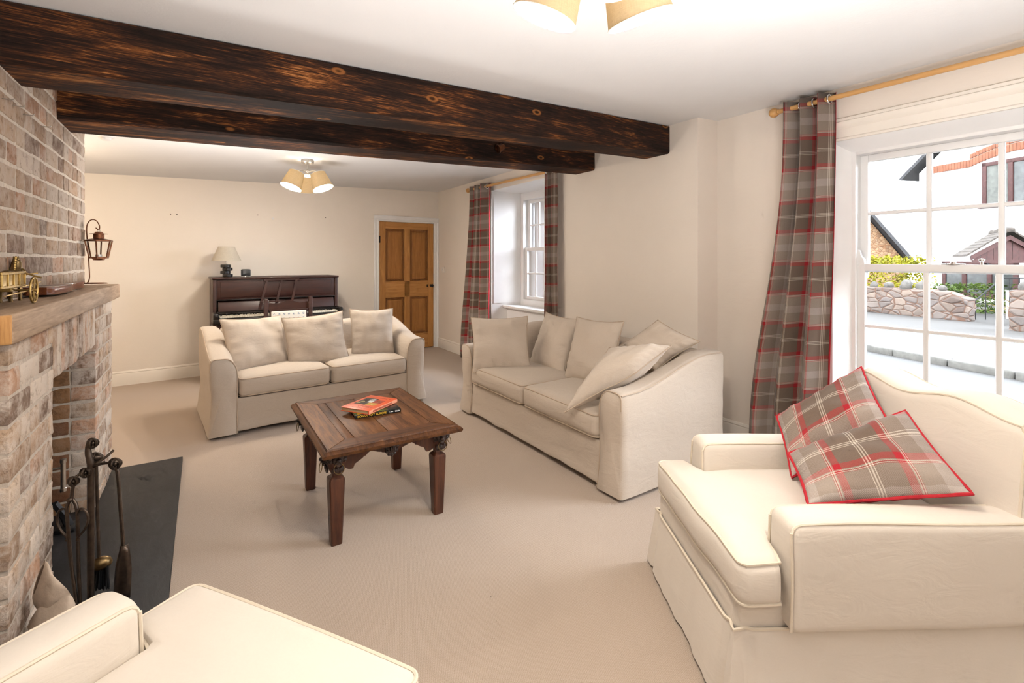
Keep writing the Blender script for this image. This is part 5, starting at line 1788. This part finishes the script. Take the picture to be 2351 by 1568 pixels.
# ------------------------------------------------------------------ the street outside
ZG = -.25
def O(d, r, z=0): return FW * d + RT * r + UP * z
kd = V((9.104 - 9.851, 1.728 - 3.871, 0)).normalized()      # along the kerb towards the right
kn = V((-kd.y, kd.x, 0))
if kn.x < 0: kn = -kn
K0 = V((9.851, 3.871, 0))
bm = new(); loft(bm, [[V((3.75, -20, ZG - .1)), V((40, -20, ZG - .1)), V((40, 60, ZG - .1)), V((3.75, 60, ZG - .1))], [V((3.75, -20, ZG)), V((40, -20, ZG)), V((40, 60, ZG)), V((3.75, 60, ZG))]])
struct('ground_road', bm, M['road'], label='pale grey asphalt road outside the window')
bm = new()
a, b = K0 - kd * 30 + kn * .14, K0 + kd * 20 + kn * .14
loft(bm, [[a + UP * ZG, b + UP * ZG, b + kn * 25 + UP * ZG, a + kn * 25 + UP * ZG], [a - UP * .142, b - UP * .142, b + kn * 25 - UP * .142, a + kn * 25 - UP * .142]])
struct('ground_pavement', bm, M['pave'], label='grey asphalt pavement across the road')
# kerb stones: joints near 9.559,3.416 / 9.341,2.636 / 9.109,1.842
J = [(V((x, y, 0)) - K0).dot(kd) for x, y in ((9.559, 3.416), (9.341, 2.636), (9.109, 1.842))]
step = (J[2] - J[0]) / 2
for i, lab in ((-2, 'kerb stone hidden behind the near curtain, farthest up the street'), (-1, 'kerb stone at the left edge of the near window view'), (0, 'kerb stone second from the left in the near window view'), (1, 'long kerb stone third from the left in the near window view'), (2, 'kerb stone at the right edge of the photo in the near window view')):
    s0 = J[0] + step * i
    bm = new()
    def f(p, s0=s0): 
        q = K0 + kd * (s0 + p.x) + kn * p.y
        k = .008 * noise.noise(V((q.x * 6, q.y * 6, p.z * 6)))
        return q + V((k, k, p.z + k))
    rbox(bm, (.008, 0, ZG - .02), (step - .008, .15, -.132), .03, (8, 1, 1), 3, f)
    o = obj('kerb_stone', bm, M['kerb'], loc=tuple(K0 + kd * (s0 + step / 2) + UP * ZG)); tag(o, lab, 'kerb stone', 'kerb stones across the road')
# rubble walls
def rubble(name, label, p0, p1, h, th, ncop, seed):
    p0, p1 = V(p0), V(p1)
    d = (p1 - p0); L_ = d.length; d.normalize(); nn = V((-d.y, d.x, 0))
    t = thing(name, label, 'garden wall', tuple(p0))
    bm = new()
    def f(p):
        k = .05 * noise.noise(V((p.x * 2.2 + seed, p.y * 3, p.z * 4)))
        e = -.10 * smooth(L_ - .45, L_, p.x) * smooth(h * .4, h, p.z) * 1.6
        return d * (p.x + k * .5) + nn * (p.y + k) + UP * (p.z + e + k * .6 * (p.z / h))
    rbox(bm, (0, 0, -.02), (L_, th, h), .05, (int(L_ * 8), 2, 8), 2, f)
    obj('wall', bm, M['stone'], t, angle=60)
    rng = random.Random(seed)
    for i in range(ncop):
        x = L_ * (i + .5) / ncop + rng.uniform(-.05, .05)
        if x > L_ - .3: continue
        bm = new()
        s = rng.uniform(.11, .17)
        sphere(bm, d * x + nn * (th / 2) + UP * (h + s * .35), s, (rng.uniform(.8, 1.1), .9, rng.uniform(.75, 1.05)), 12, 8)
        wrinkle(bm, .05, 5, i + seed)
        obj('coping_stone', bm, M['coping'], t)
    return t
P0, P1 = V((16.17, 6.30, -.142)), V((15.58, 3.96, -.142))
dd_ = (P1 - P0).normalized()
rubble('rubble_wall', 'rubble stone garden wall across the road, left of the gateway', P0 - dd_ * 2.2, P1 + dd_ * .05, .72, .35, 11, 3)
rubble('rubble_wall', 'rubble stone wall stub across the road at the right edge of the photo', (14.42, 2.98, -.142), (13.6, 1.0, -.142), .86, .35, 5, 9)
# planting
def foliage(name, label, fn, n, size, mat, seed, cat='hedge'):
    rng = random.Random(seed)
    bm = new(); cl = bm.loops.layers.float_color.new('Col')
    for i in range(n):
        p, out = fn(rng)
        u = V((rng.gauss(0, 1), rng.gauss(0, 1), rng.gauss(0, .6))) + out * .8
        u.normalize()
        w = u.cross(V((rng.gauss(0, 1), rng.gauss(0, 1), rng.gauss(0, 1)))).normalized()
        s = size * rng.uniform(.6, 1.2)
        vs = [bm.verts.new(p + u * s), bm.verts.new(p + w * s * .45), bm.verts.new(p - u * s), bm.verts.new(p - w * s * .45)]
        f = bm.faces.new(vs)
        b = rng.uniform(.55, 1.1)
        for lp in f.loops: lp[cl] = (b, b, b, 1)
    o = obj(name, bm, mat, flat=True)
    tag(o, label, cat)
    return o
def box_surf(c, hx, hz, hd, rnd=.25):
    def fn(rng):
        a = V((rng.uniform(-1, 1), rng.uniform(-1, 1), rng.uniform(-1, 1)))
        m = max(abs(a.x), abs(a.y), abs(a.z)); a = a / m * rng.uniform(.75, 1.05)
        k = 1 + .14 * noise.noise(V((a.x * 3, a.y * 3, a.z * 3 + hx)))
        return c + RT * a.x * hx * k + FW * a.y * hd * k + UP * a.z * hz * k, (RT * a.x + FW * a.y + UP * a.z).normalized()
    return fn
foliage('hedge', 'bright yellow-green hedge behind the rubble wall', box_surf(O(17.0, 12.7, .62), 1.55, .80, .7), 6500, .060, M['leafy'], 2)
foliage('garden_shrub', 'dark green shrub in the gateway between the two walls', box_surf(O(13.9, 13.2, .22), .75, .42, .5), 1500, .06, M['leafg'], 4, 'shrub')
pb = O(11.0, 11.75, -.14)
bm = new(); cl = bm.loops.layers.float_color.new('Col')
rng = random.Random(8)
for i in range(34):
    th = rng.uniform(0, PI * 2); ln_ = rng.uniform(.6, 1.15); up_ = rng.uniform(.3, 1.2)
    dr_ = (RT * math.cos(th) + FW * math.sin(th))
    pts = [pb + UP * .1 + dr_ * ln_ * s * .8 + UP * (ln_ * up_ * (s - .55 * s * s)) for s in (0, .25, .5, .75, 1)]
    sd = V((-dr_.y, dr_.x, 0))
    ws = (.022, .03, .026, .018, .002)
    rows = [[bm.verts.new(p - sd * w), bm.verts.new(p + sd * w)] for p, w in zip(pts, ws)]
    b = rng.uniform(.7, 1.1)
    for r0, r1 in zip(rows, rows[1:]):
        f = bm.faces.new((r0[0], r0[1], r1[1], r1[0]))
        for lp in f.loops: lp[cl] = (b, b, b, 1)
tag(obj('spiky_plant', bm, M['leafo'], flat=True), 'spiky orange-yellow plant in front of the stone wall stub', 'plant')

# white house, seen at an angle: facade runs from corner HC towards the right
HD = V((.36, .93, 0)).normalized() * -1
HC = O(19, 16.0)
HN = V((HD.y, -HD.x, 0))
if HN.dot(FW) > 0: HN = -HN                  # towards the street
hs_ = thing('white_house', 'white rendered house with maroon windows across the road', 'house', tuple(HC + UP * -.14), 0)
HO = HC + UP * -.14
def Hf(s, z, o=0): return HD * s + HN * o + UP * (z + .14)
def hbox(bm, s0, s1, z0, z1, o0, o1, r=0, n=(1, 1, 1), f=None):
    rbox(bm, (s0, o0, z0), (s1, o1, z1), r, n, 2, lambda p: Hf(p.x, p.z, p.y) if f is None else f(p))
bm = new()
gable = [(0, -.14), (0, 4.75), (2.6, 6.9), (5.2, 9.0), (9, 9.0), (9, -.14)]
loft(bm, [[Hf(s, z, 0) for s, z in gable], [Hf(s, z, -6) for s, z in gable]]); obj('wall', bm, M['render'], hs_)
bm = new()
v0, v1 = (-.55, 4.55), (5.4, 9.6)
loft(bm, [[Hf(v0[0], v0[1], .22), Hf(v1[0], v1[1], .22), Hf(v1[0], v1[1] + .17, .22), Hf(v0[0] - .1, v0[1] + .07, .22)], [Hf(v0[0], v0[1], -6), Hf(v1[0], v1[1], -6), Hf(v1[0], v1[1] + .17, -6), Hf(v0[0] - .1, v0[1] + .07, -6)]])
obj('roof', bm, M['roofs'], hs_)
def bricks_arc():
    bm = new()
    s = .32
    while s < 5.0:
        rise = 0 if s < 1.7 else .30 * math.sin(PI * min(1, (s - 1.7) / 3.0)) 
        def band(z): return z + rise
        hbox(bm, s, s + .093, band(4.66), band(4.92), 0, .05, .008)
        if s > 1.7: hbox(bm, s, s + .093, band(4.94), band(5.10), 0, .05, .008)
        s += .098
    return bm
obj('brick_band', bricks_arc(), M['obrick'], hs_)
wf = None
def hwin(s0, s1, z0, z1, muls, gl):
    bm = new()
    w = .13
    hbox(bm, s0, s0 + w, z0, z1, 0, .07, .01); hbox(bm, s1 - w, s1, z0, z1, 0, .07, .01)
    hbox(bm, s0, s1, z1 - w, z1, 0, .07, .01); hbox(bm, s0 - .1, s1 + .1, z0 - .08, z0 + .05, 0, .12, .01)
    for m in muls: hbox(bm, m - .07, m + .07, z0, z1, 0, .07, .01)
    fr = obj('window_frame', bm, M['maroon'], hs_)
    bm = new(); hbox(bm, s0, s1, z0, z1, -.02, .03); obj('pane', bm, gl, fr)
    bm = new()
    return fr
f1 = hwin(2.18, 4.9, 3.22, 4.72, (3.0, 4.0), M['dglass'])
bm = new(); hbox(bm, 2.3, 2.92, 3.3, 4.6, .031, .036, 0); obj('net_curtain', bm, M['net'], f1)
hwin(.88, 3.2, .12, 1.30, (1.62, 2.4), M['dglass'])
# porch
pr = thing('porch', 'open porch with a mossy tiled gable and dark boards in front of the white house', 'porch', tuple(O(12.6, 12.97, -.14)))
PO = O(12.6, 12.97, -.14)
def Pp(r, z, d=0): return RT * r + (FW * .82 + RT * .57) * d + UP * (z + .14)
bm = new()
for i in range(11):
    r0 = -.92 + 1.84 * i / 11; r1 = -.92 + 1.84 * (i + 1) / 11 - .01
    top = lambda r: 2.02 - abs(r) * .60
    loft(bm, [[Pp(r0, 1.34, d), Pp(r1, 1.34, d), Pp(r1, top(r1), d), Pp(r0, top(r0), d)] for d in (.02, .06)])
obj('gable_boards', bm, M['maroon'], pr)
bm = new()
for s in (-1, 1):
    loft(bm, [[Pp(0, 2.00, d), Pp(0, 1.88, d), Pp(s * 1.02, 1.34, d), Pp(s * 1.02, 1.46, d)] for d in (-.05, .03)])
rb = [Pp(-.96, 1.27, 0)]
rbox(bm, (-.98, -.02, 1.27), (.98, .08, 1.36), 0, f=lambda p: Pp(p.x, p.z, p.y))
obj('barge_board', bm, M['maroon'], pr)
bm = new()
for s in (-1, 1):
    for k in range(7):
        a, b = k / 7, (k + 1) / 7 + .03
        P2 = lambda t, z: (s * 1.12 * t, 2.12 - .66 * t + z)
        loft(bm, [[Pp(*P2(a, .0), d), Pp(*P2(b, .0), d), Pp(*P2(b, .055), d), Pp(*P2(a, .035), d)] for d in (-.12, 1.9)])
rbox(bm, (-.12, -.14, 2.08), (.12, 1.9, 2.20), .04, (1, 10, 1), 3, lambda p: Pp(p.x, p.z + .02 * math.sin(p.y * 9), p.y))
obj('porch_roof', bm, M['mossr'], pr)
for r, m, w in ((-.21, M['ironb'], .06), (.9, M['ironb'], .06)):
    bm = new(); rbox(bm, (r - w, 0, -.14), (r + w, .12, 1.3), .008, f=lambda p: Pp(p.x, p.z, p.y)); tube(bm, [Pp(r, .95, .05), Pp(r - .42, 1.29, .05)], .04, 6); obj('porch_post', bm, m, pr)
gp = O(12.2, 12.55)
t = thing('gate_post', 'white gate post beside the dark porch post', 'post', tuple(gp + UP * -.142), -YAW)
bm = new(); rbox(bm, (-.05, -.05, 0), (.05, .05, .70), .012); obj('post', bm, M['render'], t)
bm = new(); rbox(bm, (-.06, -.06, .70), (.06, .06, .73), .01); obj('cap', bm, M['render'], t)
# iron railing
rl = thing('hand_railing', 'thin black iron handrail climbing beside the porch steps', 'railing', tuple(O(12.1, 11.6, -.142)))
RO = O(12.1, 11.6, -.142)
A_ = [V(p) for p in (O(12.1, 11.55, .30) - RO, O(12.1, 12.05, .72) - RO, O(12.1, 12.25, .90) - RO, O(12.1, 13.2, .90) - RO)]
bm = new(); tube(bm, A_, .018, 6); obj('rail', bm, M['ironb'], rl)
for r in (11.6, 11.85, 12.1, 12.45, 12.7, 13.0):
    top = .30 + (r - 11.55) * .84 if r < 12.25 else .90
    bm = new(); tube(bm, [O(12.1, r, -.142) - RO, O(12.1, r, top) - RO], .011, 5); obj('baluster', bm, M['ironb'], rl)
# stone cottage on the left
sc_ = thing('stone_cottage', 'stone cottage gable with a slate roof far up the street', 'cottage', tuple(O(26, 18.5, -.2)))
def Cp(r, z, d=0): return RT * (r - 18.5) + FW * d + UP * (z + .2)
bm = new()
g = [(14.5, -.2), (21.3, -.2), (21.2, 1.2), (18.6, 4.2), (17.0, 3.4), (14.5, 1.2)]
loft(bm, [[Cp(r, z, 0) for r, z in g], [Cp(r, z, 8) for r, z in g]]); obj('wall', bm, M['stone2'], sc_)
bm = new()
for (ra, za), (rb_, zb_) in (((18.6, 4.28), (21.6, .85)),):
    loft(bm, [[Cp(ra, za, d), Cp(rb_, zb_, d), Cp(rb_ + .10, zb_ + .17, d), Cp(ra, za + .24, d)] for d in (-.3, 8)])
obj('roof', bm, M['roofs'], sc_)
bm = new(); loft(bm, [[Cp(20.6, 4.9, d), Cp(22.3, 4.3, d), Cp(22.3, 4.55, d), Cp(21.3, 5.4, d)] for d in (5, 8)]); obj('rear_roof', bm, M['roofs'], sc_)

# ------------------------------------------------------------------ light
w = bpy.data.worlds.new('overcast_sky'); sc.world = w
w.use_nodes = True
nt = w.node_tree
bg = nt.nodes['Background']
tc = nt.nodes.new('ShaderNodeTexCoord'); sx = nt.nodes.new('ShaderNodeSeparateXYZ'); rp = nt.nodes.new('ShaderNodeValToRGB')
nt.links.new(tc.outputs['Generated'], sx.inputs[0]); nt.links.new(sx.outputs['Z'], rp.inputs[0])
rp.color_ramp.elements[0].position = .0; rp.color_ramp.elements[0].color = (.97, .98, 1.0, 1)
rp.color_ramp.elements[1].position = .8; rp.color_ramp.elements[1].color = (.86, .92, 1.0, 1)
nt.links.new(rp.outputs[0], bg.inputs[0])
bg.inputs[1].default_value = 9.5

def area(name, loc, rot, sx_, sy_, e, col, portal=False):
    li = bpy.data.lights.new(name, 'AREA'); li.shape = 'RECTANGLE'; li.size = sx_; li.size_y = sy_; li.energy = e; li.color = col
    if portal: li.cycles.is_portal = True
    o = bpy.data.objects.new(name, li); COL.objects.link(o); o.location = loc; o.rotation_euler = rot
    return o
area('window_portal', (XN + .28, .75, 1.28), (0, math.radians(90), 0), 1.6, 1.45, 1, (1, 1, 1), True)
area('window_portal', (XR + .55, (WY0 + WY1) / 2, 1.5), (0, math.radians(90), 0), 1.5, 1.4, 1, (1, 1, 1), True)
def point(name, loc, e, col, r):
    li = bpy.data.lights.new(name, 'POINT'); li.energy = e; li.color = col; li.shadow_soft_size = r
    o = bpy.data.objects.new(name, li); COL.objects.link(o); o.location = loc
    return o
# a lamp in the alcove beyond the chimney breast, out of sight, and an added weak fill behind the camera
point('alcove_lamp', (-1.45, 5.0, 1.95), 45, (1.0, .80, .56), .10)
area('rear_fill', (.3, -.9, 2.1), (math.radians(55), 0, math.radians(-25)), 1.6, .8, 6, (1.0, .96, .90))
area('ceiling_fill', (.9, .1, .95), (math.radians(180), 0, math.radians(-25)), 1.0, 1.0, 76, (1.0, .985, .98))  # added area lamp aimed up to brighten the ceiling, no fixture here
area('ceiling_fill', (.4, 4.0, 1.0), (math.radians(180), 0, 0), .8, .6, 26, (1.0, .975, .95))  # second added upward fill, farther down the room

li = bpy.data.lights.new('hazy_sun', 'SUN'); li.energy = 11; li.angle = math.radians(50); li.color = (.80, .88, 1.0)
so_ = bpy.data.objects.new('hazy_sun', li); COL.objects.link(so_)
so_.rotation_euler = V((.62, -.60, .50)).to_track_quat('Z', 'Y').to_euler()
area('far_window_fill', (4.7, 4.15, 2.3), V((.62, -.08, .40)).to_track_quat('Z', 'Y').to_euler(), 1.8, 1.8, 300, (.78, .86, 1.0))  # added area lamp outside the far window, lifts its recess and the floor
# ------------------------------------------------------------------ camera
cam = bpy.data.cameras.new('camera')
co_ = bpy.data.objects.new('camera', cam); COL.objects.link(co_)
co_.location = (0, 0, 1.35)
co_.rotation_euler = (PI / 2, 0, -YAW)
cam.sensor_width = 36; cam.sensor_fit = 'HORIZONTAL'
cam.lens = 36 * 1110.2 / 2351
cam.shift_y = -(784 - 597) / 2351
cam.clip_start = .05; cam.clip_end = 200
sc.camera = co_

sc.view_settings.view_transform = 'Standard'
sc.view_settings.look = 'None'
sc.view_settings.exposure = .0
sc.cycles.use_denoising = True
sc.cycles.max_bounces = 5
sc.cycles.diffuse_bounces = 3
sc.cycles.use_adaptive_sampling = True
sc.cycles.adaptive_threshold = .12
sc.cycles.adaptive_min_samples = 12
sc.cycles.glossy_bounces = 2
sc.cycles.transmission_bounces = 4
sc.cycles.transparent_max_bounces = 12
sc.cycles.caustics_reflective = False
sc.cycles.caustics_refractive = False
sc.cycles.sample_clamp_indirect = 4
